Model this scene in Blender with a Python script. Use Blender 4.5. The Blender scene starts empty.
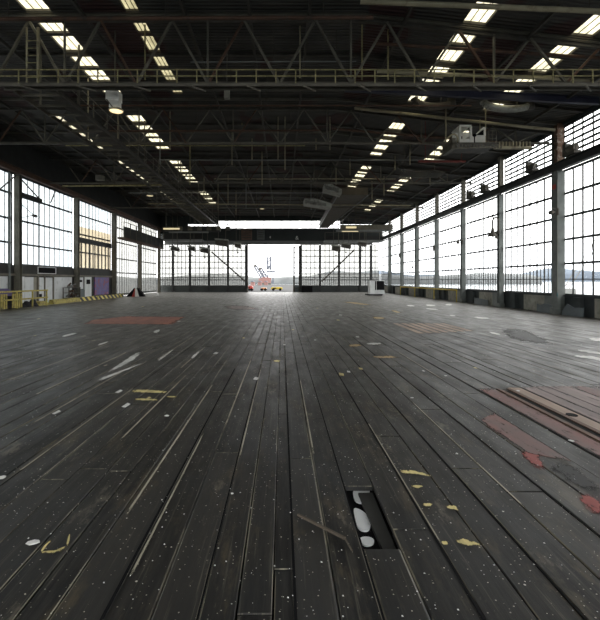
import bpy, math, random
from mathutils import Vector
random.seed(7)
SC = bpy.context.scene
COL = SC.collection
H = 1.9                      # eye height
F = 420.0                    # focal length in pixels of a 600 px wide frame
VX, VY = 282.0, 280.0        # vanishing point of the hall's long axis

def floor_pt(px, py, z=0.0):
    y = F*(H-z)/(py-VY)
    return ((px-VX)*y/F, y)

# ------------------------------------------------------------------ materials
def nodes(name):
    m = bpy.data.materials.new(name); m.use_nodes = True
    nt = m.node_tree; nt.nodes.clear()
    out = nt.nodes.new('ShaderNodeOutputMaterial')
    return m, nt, out
def N(nt, t, **kw):
    n = nt.nodes.new(t)
    for k, v in kw.items():
        if k in n.inputs: n.inputs[k].default_value = v
        else: setattr(n, k, v)
    return n
def L(nt, a, b): nt.links.new(a, b)
def rgba(c): return (c[0], c[1], c[2], 1.0)
def ramp(nt, fac, stops):
    r = nt.nodes.new('ShaderNodeValToRGB'); e = r.color_ramp.elements
    while len(e) < len(stops): e.new(0.5)
    for i, (p, c) in enumerate(stops):
        e[i].position = p
        e[i].color = rgba(c) if not isinstance(c, (int, float)) else (c, c, c, 1)
    L(nt, fac, r.inputs['Fac']); return r.outputs['Color']
def mixc(nt, fac, a, b, mode='MIX'):
    m = nt.nodes.new('ShaderNodeMix'); m.data_type = 'RGBA'; m.blend_type = mode
    for s, v in ((m.inputs['Factor'], fac), (m.inputs['A'], a), (m.inputs['B'], b)):
        if hasattr(v, 'links') or hasattr(v, 'is_linked'): L(nt, v, s)
        elif isinstance(v, (int, float)): s.default_value = v
        else: s.default_value = rgba(v)
    return m.outputs['Result']
def coords(nt, scale=(1,1,1), world=True):
    mp = nt.nodes.new('ShaderNodeMapping'); mp.inputs['Scale'].default_value = scale
    if world:
        g = nt.nodes.new('ShaderNodeNewGeometry'); L(nt, g.outputs['Position'], mp.inputs['Vector'])
    else:
        g = nt.nodes.new('ShaderNodeTexCoord'); L(nt, g.outputs['Object'], mp.inputs['Vector'])
    return mp.outputs['Vector']
def noise(nt, vec, scale, detail=4, rough=0.6):
    n = N(nt, 'ShaderNodeTexNoise', Scale=scale, Detail=detail, Roughness=rough)
    L(nt, vec, n.inputs['Vector']); return n.outputs['Fac']

def paint(name, c, rough=.55, metal=0.0, vary=.35, scale=2.0, c2=None, lo=.45, hi=.62, bump=.0, spec=.3):
    m, nt, out = nodes(name)
    b = N(nt, 'ShaderNodeBsdfPrincipled', Roughness=rough, Metallic=metal)
    v = coords(nt)
    n = noise(nt, v, scale)
    dark = tuple(x*(1-vary) for x in c)
    col = ramp(nt, n, [(.3, dark), (.7, c)])
    if c2 is not None:
        n2 = noise(nt, v, scale*1.7, 6, .7)
        f = ramp(nt, n2, [(lo, 0.0), (hi, 1.0)])
        col = mixc(nt, f, col, c2)
    L(nt, col, b.inputs['Base Color'])
    b.inputs['Specular IOR Level'].default_value = spec
    if bump:
        bp = N(nt, 'ShaderNodeBump', Strength=bump, Distance=.02)
        L(nt, noise(nt, v, scale*8), bp.inputs['Height']); L(nt, bp.outputs['Normal'], b.inputs['Normal'])
    L(nt, b.outputs[0], out.inputs['Surface'])
    return m

def glass_mat(name, tint, frost=.15, diff=(.7,.72,.7), dirt=.25, scale=.8, gl=.05, tint2=None):
    m, nt, out = nodes(name)
    v = coords(nt)
    n = noise(nt, v, scale, 5, .65)
    t2 = tint2 or tuple(x*(1-dirt) for x in tint)
    col = ramp(nt, n, [(.38, t2), (.6, tint)])
    tr = N(nt, 'ShaderNodeBsdfTransparent'); L(nt, col, tr.inputs['Color'])
    tl = N(nt, 'ShaderNodeBsdfTranslucent'); tl.inputs['Color'].default_value = rgba(diff)
    gs = N(nt, 'ShaderNodeBsdfGlossy', Roughness=.15); gs.inputs['Color'].default_value = (.9,.9,.9,1)
    m1 = N(nt, 'ShaderNodeMixShader', Fac=frost); L(nt, tr.outputs[0], m1.inputs[1]); L(nt, tl.outputs[0], m1.inputs[2])
    m2 = N(nt, 'ShaderNodeMixShader', Fac=gl); L(nt, m1.outputs[0], m2.inputs[1]); L(nt, gs.outputs[0], m2.inputs[2])
    L(nt, m2.outputs[0], out.inputs['Surface'])
    return m

def worn_paint(name, c, cover=.5, scale=14, stretch=(1.0,.35,1), c2=None, soft=.09):
    m, nt, out = nodes(name)
    b = N(nt, 'ShaderNodeBsdfPrincipled', Roughness=.6)
    v = coords(nt, stretch)
    n = noise(nt, v, scale, 8, .75)
    n2 = noise(nt, v, scale*.25, 4, .6)
    col = ramp(nt, n2, [(.35, c2 or tuple(x*.6 for x in c)), (.65, c)])
    L(nt, col, b.inputs['Base Color'])
    at = N(nt, 'ShaderNodeAttribute', attribute_name='edge')
    ma = N(nt, 'ShaderNodeMath', operation='MULTIPLY_ADD'); L(nt, at.outputs['Fac'], ma.inputs[0]); ma.inputs[1].default_value = .32; L(nt, n, ma.inputs[2])
    t = .97-.45*cover
    a = ramp(nt, ma.outputs[0], [(t-soft, 0.0), (t+soft, 1.0)])
    tr = N(nt, 'ShaderNodeBsdfTransparent')
    mx = N(nt, 'ShaderNodeMixShader'); L(nt, a, mx.inputs[0]); L(nt, tr.outputs[0], mx.inputs[1]); L(nt, b.outputs[0], mx.inputs[2])
    L(nt, mx.outputs[0], out.inputs['Surface'])
    return m

def floor_material():
    m, nt, out = nodes('worn_timber_deck')
    b = N(nt, 'ShaderNodeBsdfPrincipled')
    att = N(nt, 'ShaderNodeAttribute', attribute_name='tone')
    sep = nt.nodes.new('ShaderNodeSeparateColor'); L(nt, att.outputs['Color'], sep.inputs[0])
    base = ramp(nt, sep.outputs[0], [(0.0, (.006,.006,.006)), (.35, (.011,.011,.0105)), (.7, (.018,.018,.0175)), (1.0, (.032,.031,.029))])
    vs = coords(nt, (9, .55, 1)); vl = coords(nt, (1, 1, 1)); vm = coords(nt, (3.0, .8, 1))
    grain = noise(nt, vs, 2.0, 8, .7)
    base = mixc(nt, ramp(nt, grain, [(.42, 0.0), (.64, .7)]), base, (.037,.034,.029))
    scr = noise(nt, coords(nt, (22, .45, 1)), 1.3, 5, .8)
    base = mixc(nt, ramp(nt, scr, [(.57, 0.0), (.67, .75)]), base, (.10,.092,.072))
    scuff = noise(nt, vm, 1.1, 8, .75)
    base = mixc(nt, ramp(nt, scuff, [(.54, 0.0), (.64, .7)]), base, (.078,.063,.041))
    patch = noise(nt, coords(nt, (1.6, .55, 1)), 1.7, 9, .78)
    base = mixc(nt, ramp(nt, patch, [(.58, 0.0), (.64, .75)]), base, (.13,.115,.088))
    grey = noise(nt, vl, .35, 5, .6)
    base = mixc(nt, ramp(nt, grey, [(.48, 0.0), (.62, .45)]), base, (.036,.039,.042))
    # past about 12 m the floor colour blends into a paler grey
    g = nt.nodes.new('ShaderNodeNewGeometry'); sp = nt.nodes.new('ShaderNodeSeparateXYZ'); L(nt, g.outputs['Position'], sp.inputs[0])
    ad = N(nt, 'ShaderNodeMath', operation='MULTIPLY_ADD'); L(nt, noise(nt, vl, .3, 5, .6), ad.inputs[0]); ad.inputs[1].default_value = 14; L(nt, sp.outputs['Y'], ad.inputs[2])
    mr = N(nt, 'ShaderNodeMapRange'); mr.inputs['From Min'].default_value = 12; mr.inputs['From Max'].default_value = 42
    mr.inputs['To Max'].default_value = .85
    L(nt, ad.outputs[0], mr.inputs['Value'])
    far_grey = ramp(nt, noise(nt, coords(nt, (1.2, .25, 1)), .9, 7, .7), [(.32, (.085,.083,.074)), (.70, (.19,.185,.168))])
    base = mixc(nt, mr.outputs[0], base, far_grey)
    wear = N(nt, 'ShaderNodeMath', operation='MULTIPLY'); L(nt, sep.outputs[1], wear.inputs[0])
    L(nt, ramp(nt, noise(nt, coords(nt, (3, .5, 1)), 1.4, 6, .7), [(.46, 0.0), (.58, .9)]), wear.inputs[1])
    base = mixc(nt, wear.outputs[0], base, (.20,.182,.135))
    # pale droppings and paint specks
    for sc, th, cc, keep in ((9.0, .050, (.56,.52,.43), .62), (22.0, .11, (.36,.34,.28), .70), (2.6, .022, (.60,.58,.52), .60)):
        vo = N(nt, 'ShaderNodeTexVoronoi', Scale=sc); vo.voronoi_dimensions = '2D'
        L(nt, coords(nt), vo.inputs['Vector'])
        s2 = nt.nodes.new('ShaderNodeSeparateColor'); L(nt, vo.outputs['Color'], s2.inputs[0])
        thr = N(nt, 'ShaderNodeMath', operation='MULTIPLY'); thr.inputs[1].default_value = th; L(nt, s2.outputs[1], thr.inputs[0])
        lt = N(nt, 'ShaderNodeMath', operation='LESS_THAN'); L(nt, vo.outputs['Distance'], lt.inputs[0]); L(nt, thr.outputs[0], lt.inputs[1])
        gt = N(nt, 'ShaderNodeMath', operation='GREATER_THAN'); L(nt, s2.outputs[0], gt.inputs[0]); gt.inputs[1].default_value = keep
        mu = N(nt, 'ShaderNodeMath', operation='MULTIPLY'); L(nt, lt.outputs[0], mu.inputs[0]); L(nt, gt.outputs[0], mu.inputs[1])
        base = mixc(nt, mu.outputs[0], base, cc)
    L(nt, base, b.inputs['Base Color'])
    rr = ramp(nt, noise(nt, coords(nt, (2, .6, 1)), 1.5, 5), [(.3, .36), (.7, .60)])
    L(nt, rr, b.inputs['Roughness']); b.inputs['Specular IOR Level'].default_value = .30
    bp = N(nt, 'ShaderNodeBump', Strength=.35, Distance=.006)
    L(nt, grain, bp.inputs['Height']); L(nt, bp.outputs['Normal'], b.inputs['Normal'])
    L(nt, b.outputs[0], out.inputs['Surface'])
    return m

def roof_material():
    m, nt, out = nodes('dark_roof_deck')
    b = N(nt, 'ShaderNodeBsdfPrincipled', Roughness=.7)
    v = coords(nt, (.5, 1.4, 1))
    c = ramp(nt, noise(nt, v, .8, 6), [(.3, (.036,.034,.030)), (.7, (.092,.086,.074))])
    c = mixc(nt, ramp(nt, noise(nt, coords(nt, (.35, .2, 1)), 1.0, 2), [(.56, 0.0), (.60, .7)]), c, (.055,.010,.010))
    L(nt, c, b.inputs['Base Color'])
    w = N(nt, 'ShaderNodeTexWave', Scale=1.6); w.bands_direction = 'Y'; L(nt, coords(nt), w.inputs['Vector'])
    bp = N(nt, 'ShaderNodeBump', Strength=.8, Distance=.06); L(nt, w.outputs['Fac'], bp.inputs['Height']); L(nt, bp.outputs['Normal'], b.inputs['Normal'])
    L(nt, b.outputs[0], out.inputs['Surface'])
    return m

def stripes_mat():
    m, nt, out = nodes('black_yellow_stripes')
    b = N(nt, 'ShaderNodeBsdfPrincipled', Roughness=.6)
    w = N(nt, 'ShaderNodeTexWave', Scale=.55); w.bands_direction = 'DIAGONAL'
    L(nt, coords(nt, (0, 1.2, 1.2)), w.inputs['Vector'])
    c = ramp(nt, w.outputs['Fac'], [(.42, (.60,.50,.12)), (.5, (.03,.03,.028))])
    L(nt, c, b.inputs['Base Color']); L(nt, b.outputs[0], out.inputs['Surface']); return m

def mural_mat():
    m, nt, out = nodes('sprayed_mural')
    b = N(nt, 'ShaderNodeBsdfPrincipled', Roughness=.5)
    c = ramp(nt, noise(nt, coords(nt), 1.7, 3), [(.3, (.30,.05,.06)), (.42, (.14,.07,.22)), (.55, (.10,.11,.30)), (.66, (.35,.10,.14)), (.8, (.45,.42,.40))])
    L(nt, c, b.inputs['Base Color']); L(nt, b.outputs[0], out.inputs['Surface']); return m

def emit_mat(name, c, s):
    m, nt, out = nodes(name)
    e = N(nt, 'ShaderNodeEmission', Strength=s); e.inputs['Color'].default_value = rgba(c)
    L(nt, e.outputs[0], out.inputs['Surface']); return m

def water_mat():
    m, nt, out = nodes('harbour_water')
    b = N(nt, 'ShaderNodeBsdfPrincipled', Roughness=.12)
    b.inputs['Base Color'].default_value = (.10,.14,.17,1)
    bp = N(nt, 'ShaderNodeBump', Strength=.25, Distance=.3); L(nt, noise(nt, coords(nt, (.4, 1, 1)), 1.2, 3), bp.inputs['Height'])
    L(nt, bp.outputs['Normal'], b.inputs['Normal'])
    L(nt, b.outputs[0], out.inputs['Surface']); return m

M = {}
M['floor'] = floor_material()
M['roof'] = roof_material()
M['stripe'] = stripes_mat()
M['mural'] = mural_mat()
M['water'] = water_mat()
M['steel'] = paint('dark_steel', (.11,.10,.084), .55, .2, .5, 1.5, (.085,.055,.038), .55, .75)
M['steel_brown'] = paint('rusty_brown_steel', (.16,.088,.058), .6, .2, .5, 2, (.06,.05,.045), .5, .7)
M['steel_mid'] = paint('grey_brown_steel', (.18,.165,.13), .55, .2, .4, 1.5, (.10,.065,.045), .58, .75)
M['olive'] = paint('olive_yellow_steel', (.42,.37,.18), .5, .1, .4, 3, (.10,.08,.05), .5, .7)
M['cream'] = paint('dusty_cream_pipe', (.44,.39,.26), .5, .1, .35, 1.2, (.12,.09,.06), .55, .75)
M['bluedark'] = paint('dark_blue_beam', (.045,.046,.075), .5, .2, .4, 1)
M['frame'] = paint('window_frame_steel', (.045,.047,.047), .5, .2, .4, 3)
M['column'] = paint('grey_green_column', (.16,.175,.165), .55, .1, .35, 2.5, (.12,.085,.06), .6, .8)
M['column_l'] = paint('olive_grey_column', (.16,.15,.12), .55, .1, .35, 2.5, (.24,.15,.06), .6, .8)
M['column_t'] = paint('teal_column_edge', (.04,.12,.13), .5, .1, .3, 2.5)
M['column_r'] = paint('rust_column', (.22,.12,.075), .65, .1, .5, 3, (.36,.30,.24), .5, .62)
M['darkwall'] = paint('dark_wall_sheet', (.045,.045,.042), .65, 0, .4, 1.2)
M['header'] = paint('dark_green_header', (.048,.054,.052), .6, .1, .25, .5)
M['header_l'] = paint('pale_grey_steel_beam', (.26,.265,.255), .5, .1, .25, .7)
M['plinth'] = paint('weathered_concrete', (.36,.35,.30), .85, 0, .4, 1.6, (.14,.14,.12), .5, .7, .4)
M['plinth_d'] = paint('dark_grey_concrete', (.05,.058,.060), .8, 0, .4, 1.6, bump=.3)  # darker concrete tone for the plinth, sill and fascia
M['sheet'] = paint('blue_grey_sheet', (.13,.15,.16), .6, 0, .3, 2)
M['white'] = paint('white_painted_panel', (.76,.78,.78), .5, 0, .2, 1.2, (.40,.41,.40), .55, .75)
M['white2'] = paint('off_white_enamel', (.85,.84,.78), .4, 0, .15, 3, (.42,.36,.28), .62, .75)
M['beige'] = paint('beige_panel', (.32,.30,.25), .6, 0, .25, 1)
M['black'] = paint('black_plastic', (.010,.010,.011), .7, 0, .2, 2, spec=.05)
M['yellow'] = paint('yellow_safety_paint', (.62,.46,.05), .5, 0, .35, 3)
M['yellow_d'] = paint('faded_yellow_box', (.55,.46,.13), .6, 0, .4, 3, (.12,.11,.06), .5, .65)
M['purple'] = paint('purple_tarp', (.13,.10,.25), .7, 0, .4, 4)
M['red'] = paint('red_plastic', (.50,.07,.05), .5, 0, .25, 3)
M['redbrown'] = paint('dark_red_beam', (.20,.045,.035), .6, .1, .4, 3)
M['rust_box'] = paint('rusty_box', (.20,.13,.095), .7, .1, .4, 2)
M['orange'] = paint('orange_paint', (.65,.24,.05), .5)
M['mud'] = paint('oily_rags', (.045,.045,.05), .9, 0, .5, 6, (.16,.14,.18), .6, .7)
M['pcloth'] = paint('galvanised_sheet', (.40,.40,.35), .45, .3, .3, 1.3, (.12,.11,.09), .5, .7)
M['duct'] = paint('brown_duct', (.12,.10,.078), .6, .1, .3, 1.5)
M['quay'] = paint('quay_concrete', (.10,.102,.105), .95, 0, .15, .1, spec=0)
M['hill'] = paint('far_hillside', (.135,.165,.21), .95, 0, .35, .012)  # distance haze is mixed into this base colour
M['trees'] = paint('far_tree_line', (.15,.16,.165), .95, 0, .4, .05)  # tree colour lightened for haze as well
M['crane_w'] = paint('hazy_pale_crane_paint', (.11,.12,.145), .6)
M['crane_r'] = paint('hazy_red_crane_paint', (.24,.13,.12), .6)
M['paper'] = paint('white_paper', (.72,.72,.70), .7, 0, .12, 9)
M['puddle_sheen'] = paint('white_sheen_puddle', (.86,.88,.89), .06, 0, .05, 5)  # white base colour stands in for the water's bright reflection
M['bulb'] = emit_mat('warm_lamp_light', (1.0,.80,.45), 1.6)
M['tube'] = emit_mat('dim_warm_glow', (1.0,.85,.5), .8)  # for lamp lenses and for added strips standing in for window slots
M['g_right'] = glass_mat('clear_window_glass', (.93,.95,.96), .04, dirt=.10, scale=.5)
M['g_left'] = glass_mat('frosted_pale_glass', (.34,.38,.40), .35, (.50,.54,.56), .10, .35)
M['g_cream'] = glass_mat('cream_frosted_glass', (.22,.19,.13), .40, (.45,.39,.29), .25, 1.2)
M['g_far'] = glass_mat('dusty_far_glass', (.30,.30,.285), .15, dirt=.25, scale=.6)
M['g_sky'] = glass_mat('dusty_cream_skylight', (.38,.36,.26), .25, (.6,.57,.42), .0, 1.3, tint2=(.17,.155,.095))
M['g_sky_dim'] = glass_mat('dirty_yellow_skylight', (.17,.155,.095), .15, (.4,.36,.22), .0, 1.3, tint2=(.06,.055,.03))
M['p_yel'] = worn_paint('worn_yellow_paint', (.80,.68,.30), .84, 26)
M['p_white'] = worn_paint('worn_white_paint', (.80,.80,.77), .92, 12)
M['p_smear'] = worn_paint('thin_brown_smear', (.20,.17,.12), .62, 7, (1.6,.3,1))
M['p_red'] = worn_paint('worn_red_paint', (.21,.08,.068), .66, 9, c2=(.12,.085,.08))
M['p_red2'] = worn_paint('bright_red_paint', (.30,.055,.045), .70, 12)
M['p_pink'] = worn_paint('faded_pink_boards', (.27,.20,.185), .72, 7, (2,.25,1), c2=(.16,.12,.115))
M['p_tan'] = worn_paint('tan_boards', (.46,.33,.25), .85, 6, (2,.25,1), c2=(.24,.17,.13))
M['p_orange'] = worn_paint('worn_orange_paint', (.52,.36,.16), .70, 9, c2=(.35,.27,.16))
M['p_redfar'] = worn_paint('orange_red_patch', (.42,.15,.10), .74, 5, c2=(.24,.10,.08))
M['p_edge'] = worn_paint('pale_board_edge', (.42,.39,.31), .68, 7, (2,.4,1), c2=(.22,.20,.15))
M['p_line'] = worn_paint('worn_edge_line', (.46,.40,.20), .6, 9)
M['p_dark'] = worn_paint('dark_grit_patch', (.012,.012,.012), .66, 6, (1,.6,1))

# ------------------------------------------------------------------ mesh builder
SPLIT = {'hanger', 'rung', 'glow_strip', 'wheels', 'rail_edge', 'cross_tie'}
class MB:
    def __init__(s): s.v = []; s.f = []; s.tone = []; s.p = []
    def add(s, vs, fs, tone=None):
        o = len(s.v); s.p.append((len(s.v), len(s.f))); s.v += [tuple(p) for p in vs]
        for f in fs:
            s.f.append([i+o for i in f]); s.tone.append(tone)
        return s
    def box(s, x0, x1, y0, y1, z0, z1, tone=None):
        vs = [(x0,y0,z0),(x1,y0,z0),(x1,y1,z0),(x0,y1,z0),(x0,y0,z1),(x1,y0,z1),(x1,y1,z1),(x0,y1,z1)]
        return s.add(vs, [(0,3,2,1),(4,5,6,7),(0,1,5,4),(1,2,6,5),(2,3,7,6),(3,0,4,7)], tone)
    def beam(s, p, q, w, h=None, up=(0,0,1)):
        h = h or w; p = Vector(p); q = Vector(q); d = (q-p).normalized(); u = Vector(up)
        if abs(d.dot(u)) > .98: u = Vector((0,1,0))
        sd = d.cross(u).normalized(); u = sd.cross(d).normalized()
        vs = []
        for c in (p, q):
            for a, b in ((-1,-1),(1,-1),(1,1),(-1,1)): vs.append(c+sd*(a*w/2)+u*(b*h/2))
        return s.add(vs, [(3,2,1,0),(4,5,6,7),(0,1,5,4),(1,2,6,5),(2,3,7,6),(3,0,4,7)])
    def ibeam(s, p, q, w, h, t=.02):
        p = Vector(p); q = Vector(q); u = Vector((0,0,1)); d = (q-p).normalized()
        if abs(d.z) > .98: u = Vector((0,1,0))
        sd = d.cross(u).normalized(); u = sd.cross(d).normalized()
        s.beam(p+u*(h/2-t/2), q+u*(h/2-t/2), w, t, u); s.beam(p-u*(h/2-t/2), q-u*(h/2-t/2), w, t, u)
        s.beam(p, q, t, h-2*t, u); return s
    def tube(s, p, q, r, n=8, r2=None, cap=True):
        p = Vector(p); q = Vector(q); r2 = r if r2 is None else r2
        d = (q-p).normalized(); u = Vector((0,0,1)) if abs(d.z) < .95 else Vector((1,0,0))
        a = d.cross(u).normalized(); b = d.cross(a).normalized()
        vs = []
        for c, rr in ((p, r), (q, r2)):
            for i in range(n):
                t = 2*math.pi*i/n; vs.append(c+a*(math.cos(t)*rr)+b*(math.sin(t)*rr))
        fs = [(i, (i+1) % n, n+(i+1) % n, n+i) for i in range(n)]
        if cap: fs += [tuple(range(n-1, -1, -1)), tuple(range(n, 2*n))]
        return s.add(vs, fs)
    def path(s, pts, r, n=8):
        for a, b in zip(pts[:-1], pts[1:]): s.tube(a, b, r, n)
        return s
    def lathe(s, c, prof, n=20, axis='z'):
        vs = []
        for r, z in prof:
            for i in range(n):
                t = 2*math.pi*i/n
                vs.append((c[0]+r*math.cos(t), c[1]+r*math.sin(t), c[2]+z) if axis == 'z' else (c[0]+r*math.cos(t), c[1]+z, c[2]+r*math.sin(t)))
        fs = []
        for k in range(len(prof)-1):
            for i in range(n): fs.append((k*n+i, k*n+(i+1) % n, (k+1)*n+(i+1) % n, (k+1)*n+i))
        return s.add(vs, fs)
    def prism(s, pts, z0, z1):
        n = len(pts)
        vs = [(x, y, z0) for x, y in pts]+[(x, y, z1) for x, y in pts]
        fs = [tuple(range(n-1, -1, -1)), tuple(range(n, 2*n))]+[(i, (i+1) % n, n+(i+1) % n, n+i) for i in range(n)]
        return s.add(vs, fs)
    def prism_y(s, pts, y0, y1):          # outline in x,z
        n = len(pts)
        vs = [(x, y0, z) for x, z in pts]+[(x, y1, z) for x, z in pts]
        fs = [tuple(range(n)), tuple(range(2*n-1, n-1, -1))]+[(i, n+i, n+(i+1) % n, (i+1) % n) for i in range(n)]
        return s.add(vs, fs)
    def prism_x(s, pts, x0, x1):          # outline in y,z
        n = len(pts)
        vs = [(x0, y, z) for y, z in pts]+[(x1, y, z) for y, z in pts]
        fs = [tuple(range(n)), tuple(range(2*n-1, n-1, -1))]+[(i, n+i, n+(i+1) % n, (i+1) % n) for i in range(n)]
        return s.add(vs, fs)
    def build(s, name, mat, parent=None, label=None, smooth=False):
        if name in SPLIT and len(s.p) > 1 and parent is not None:
            ends = s.p[1:]+[(len(s.v), len(s.f))]
            for (v0, f0), (v1, f1) in zip(s.p, ends):
                q = MB(); q.add(s.v[v0:v1], [[i-v0 for i in f] for f in s.f[f0:f1]]); ob = q.build(name, mat, parent, label)
            return ob
        me = bpy.data.meshes.new(name)
        if parent is not None:
            r = parent
            while r.parent: r = r.parent
            o = r.location.copy()
        else:
            xs = [p[0] for p in s.v]; ys = [p[1] for p in s.v]; zs = [p[2] for p in s.v]
            o = Vector(((min(xs)+max(xs))/2, (min(ys)+max(ys))/2, min(zs)))
        me.from_pydata([(p[0]-o.x, p[1]-o.y, p[2]-o.z) for p in s.v], [], s.f)
        if any(t is not None for t in s.tone):
            ca = me.color_attributes.new('tone', 'FLOAT_COLOR', 'CORNER')
            for pl, t in zip(me.polygons, s.tone):
                tt = t if isinstance(t, tuple) else (t or 0, 0)
                for li in pl.loop_indices: ca.data[li].color = (tt[0], tt[1], 0, 1)
        if smooth:
            for p in me.polygons: p.use_smooth = True
        me.materials.append(mat); me.validate(); me.update()
        ob = bpy.data.objects.new(name, me); COL.objects.link(ob)
        if parent is not None: ob.parent = parent
        else: ob.location = o
        if label: ob['label'] = label
        return ob

def thing(name, label, cat, loc=(0,0,0), group=None):
    o = bpy.data.objects.new(name, None); COL.objects.link(o); o.location = loc; o.empty_display_size = .2
    o['label'] = label; o['category'] = cat
    if group: o['group'] = group
    return o
def tag(o, label, cat, group=None):
    o['label'] = label; o['category'] = cat
    if group: o['group'] = group
    return o
def struct(o): o['kind'] = 'structure'; return o
def struct_empty(name, loc):
    o = bpy.data.objects.new(name, None); COL.objects.link(o); o.location = loc; o['kind'] = 'structure'; return o
def dup(root, loc, label=None, group=None):
    r = root.copy(); COL.objects.link(r); r.location = loc
    if label: r['label'] = label
    if group: r['group'] = group
    for ch in list(root.children):
        c = ch.copy(); COL.objects.link(c); c.parent = r
        for g in list(ch.children):
            d = g.copy(); COL.objects.link(d); d.parent = c
    return r
ORD = ['first','second','third','fourth','fifth','sixth','seventh','eighth','ninth','tenth','eleventh','twelfth','thirteenth','fourteenth']

XL, XR, YN, YF = -19.0, 15.5, -8.0, 66.1
def roof_z(x): return 12.0 if x <= 3 else 12.0-.112*(x-3)

# ------------------------------------------------------------------ floor
edges = [-1.73,-1.50,-1.31,-1.01,-.74,-.475,-.26,-.053,.077,.33,.57,.84,1.13,1.44,1.70,2.02,2.36,2.66,3.05,3.38,3.72,4.20,4.48]
while edges[0] > XL-.6: edges.insert(0, edges[0]-random.choice([.24,.28,.31,.36,.42,.48]))
while edges[-1] < XR+.6: edges.append(edges[-1]+random.choice([.24,.28,.31,.36,.42,.48]))
HX0, HX1, HY0, HY1 = .57, .84, 2.98, 3.88
mb = MB()
for a, b in zip(edges[:-1], edges[1:]):
    y = YN - random.random()*5
    cuts = [y]
    while cuts[-1] < YF: cuts.append(cuts[-1]+random.choice([2.4,3.2,4.1,5.5,6.5,8.0]))
    if abs(a-HX0) < .01: cuts = [YN, -1.5, 1.4, HY0, HY1, 8.4, 13.0, 18, 24, 32, 40, 50, 60, YF]
    for y0, y1 in zip(cuts[:-1], cuts[1:]):
        if abs(a-HX0) < .01 and abs(y0-HY0) < .01: continue
        y0 = max(y0, YN); y1 = min(y1, YF)
        if y1-y0 < .05: continue
        g = random.choice([.004,.005,.008,.012]); dz = -random.random()*.006
        x0, x1 = a+g*.6, b-g*.6; e = .006
        el, er = random.choice([.004,.005,.006,.010,.016]), random.choice([.004,.005,.006,.010,.014]); tn = random.random()
        yy0, yy1 = y0+.004, y1-.004
        vs = [(x0,yy0,dz-.045),(x1,yy0,dz-.045),(x1,yy1,dz-.045),(x0,yy1,dz-.045),
              (x0,yy0,dz-.006),(x1,yy0,dz-.006),(x1,yy1,dz-.006),(x0,yy1,dz-.006),
              (x0+el,yy0+e,dz),(x1-er,yy0+e,dz),(x1-er,yy1-e,dz),(x0+el,yy1-e,dz)]
        mb.add(vs, [(0,1,5,4),(1,2,6,5),(2,3,7,6),(3,0,4,7),(8,9,10,11)], (tn, 0.0))
        mb.f += [[len(mb.v)-12+q for q in f] for f in ((4,5,9,8),(5,6,10,9),(6,7,11,10),(7,4,8,11))]; mb.tone += [(tn, 1.0)]*4
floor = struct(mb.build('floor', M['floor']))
mb = MB(); mb.box(XL-.8, XR+.8, YN, YF, -.35, -.09)
sub = mb.build('floor_bed', M['black'], floor)
fo = floor
def chaikin(P, k=1):
    for _ in range(k):
        Q = []
        for i in range(len(P)):
            p, q = P[i], P[(i+1) % len(P)]
            Q += [(p[0]*.75+q[0]*.25, p[1]*.75+q[1]*.25), (p[0]*.25+q[0]*.75, p[1]*.25+q[1]*.75)]
        P = Q
    return P
def mark(name, pts, mat, z=.0035, px=True, soft=True):
    P = [floor_pt(*p) for p in pts] if px else pts
    if sum(P[i][0]*P[(i+1) % len(P)][1]-P[(i+1) % len(P)][0]*P[i][1] for i in range(len(P))) < 0: P = P[::-1]
    if px and soft: P = chaikin(P)
    n = len(P); cx_ = sum(p[0] for p in P)/n; cy_ = sum(p[1] for p in P)/n
    k = .45 if px else .86
    m_ = MB()
    m_.add([(x, y, .0008) for x, y in P]+[(x, y, z) for x, y in P]+[(cx_+(x-cx_)*k, cy_+(y-cy_)*k, z) for x, y in P],
           [(i, (i+1) % n, n+(i+1) % n, n+i) for i in range(n)]+[(n+i, n+(i+1) % n, 2*n+(i+1) % n, 2*n+i) for i in range(n)]+[tuple(range(2*n, 3*n))])
    o = m_.build(name, M[mat], fo)
    at = o.data.attributes.new('edge', 'FLOAT', 'POINT')
    for i in range(3*n): at.data[i].value = 1.0 if i >= 2*n else (0.0 if px else .5)
    return o

# ------------------------------------------------------------------ ceiling with openings for the roof lights
bands = {'F': (-14.15,-13.7), 'A': (-9.65,-8.66), 'B': (-5.9,-5.35), 'D': (6.78,7.68), 'E': (10.85,11.7)}
groups = [(14.6,1.4,6),(25.8,1.4,5),(35.6,1.4,6),(47.6,1.4,6)]
xs = sorted([XL-.4, 3, XR+.4]+[x for b in bands.values() for x in b])
mb = MB()
def slab(x0, x1, y0, y1):
    vs = []
    for z in (0, .05):
        for x, y in ((x0,y0),(x1,y0),(x1,y1),(x0,y1)): vs.append((x, y, roof_z(x)+z))
    mb.add(vs, [(0,3,2,1),(4,5,6,7),(0,1,5,4),(1,2,6,5),(2,3,7,6),(3,0,4,7)])
for x0, x1 in zip(xs[:-1], xs[1:]):
    if (x0, x1) in bands.values():
        y = YN-.5
        for g0, pt, n in groups:
            if (x0 == bands['F'][0] and g0 < 20) or (x0 == bands['B'][0] and g0 > 20): continue
            for k in range(n):
                slab(x0, x1, y, g0+k*pt); y = g0+k*pt+pt*.88
        slab(x0, x1, y, YF+.5)
    else: slab(x0, x1, YN-.5, YF+.5)
ceil = struct(mb.build('ceiling', M['roof']))
strip_txt = {'F': 'outermost left row', 'A': 'bright left row', 'B': 'dim inner left row',
             'D': 'inner right row', 'E': 'outermost right row near the windows'}
place = ['nearest the camera', 'second from the camera', 'third from the camera', 'farthest from the camera']
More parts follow.
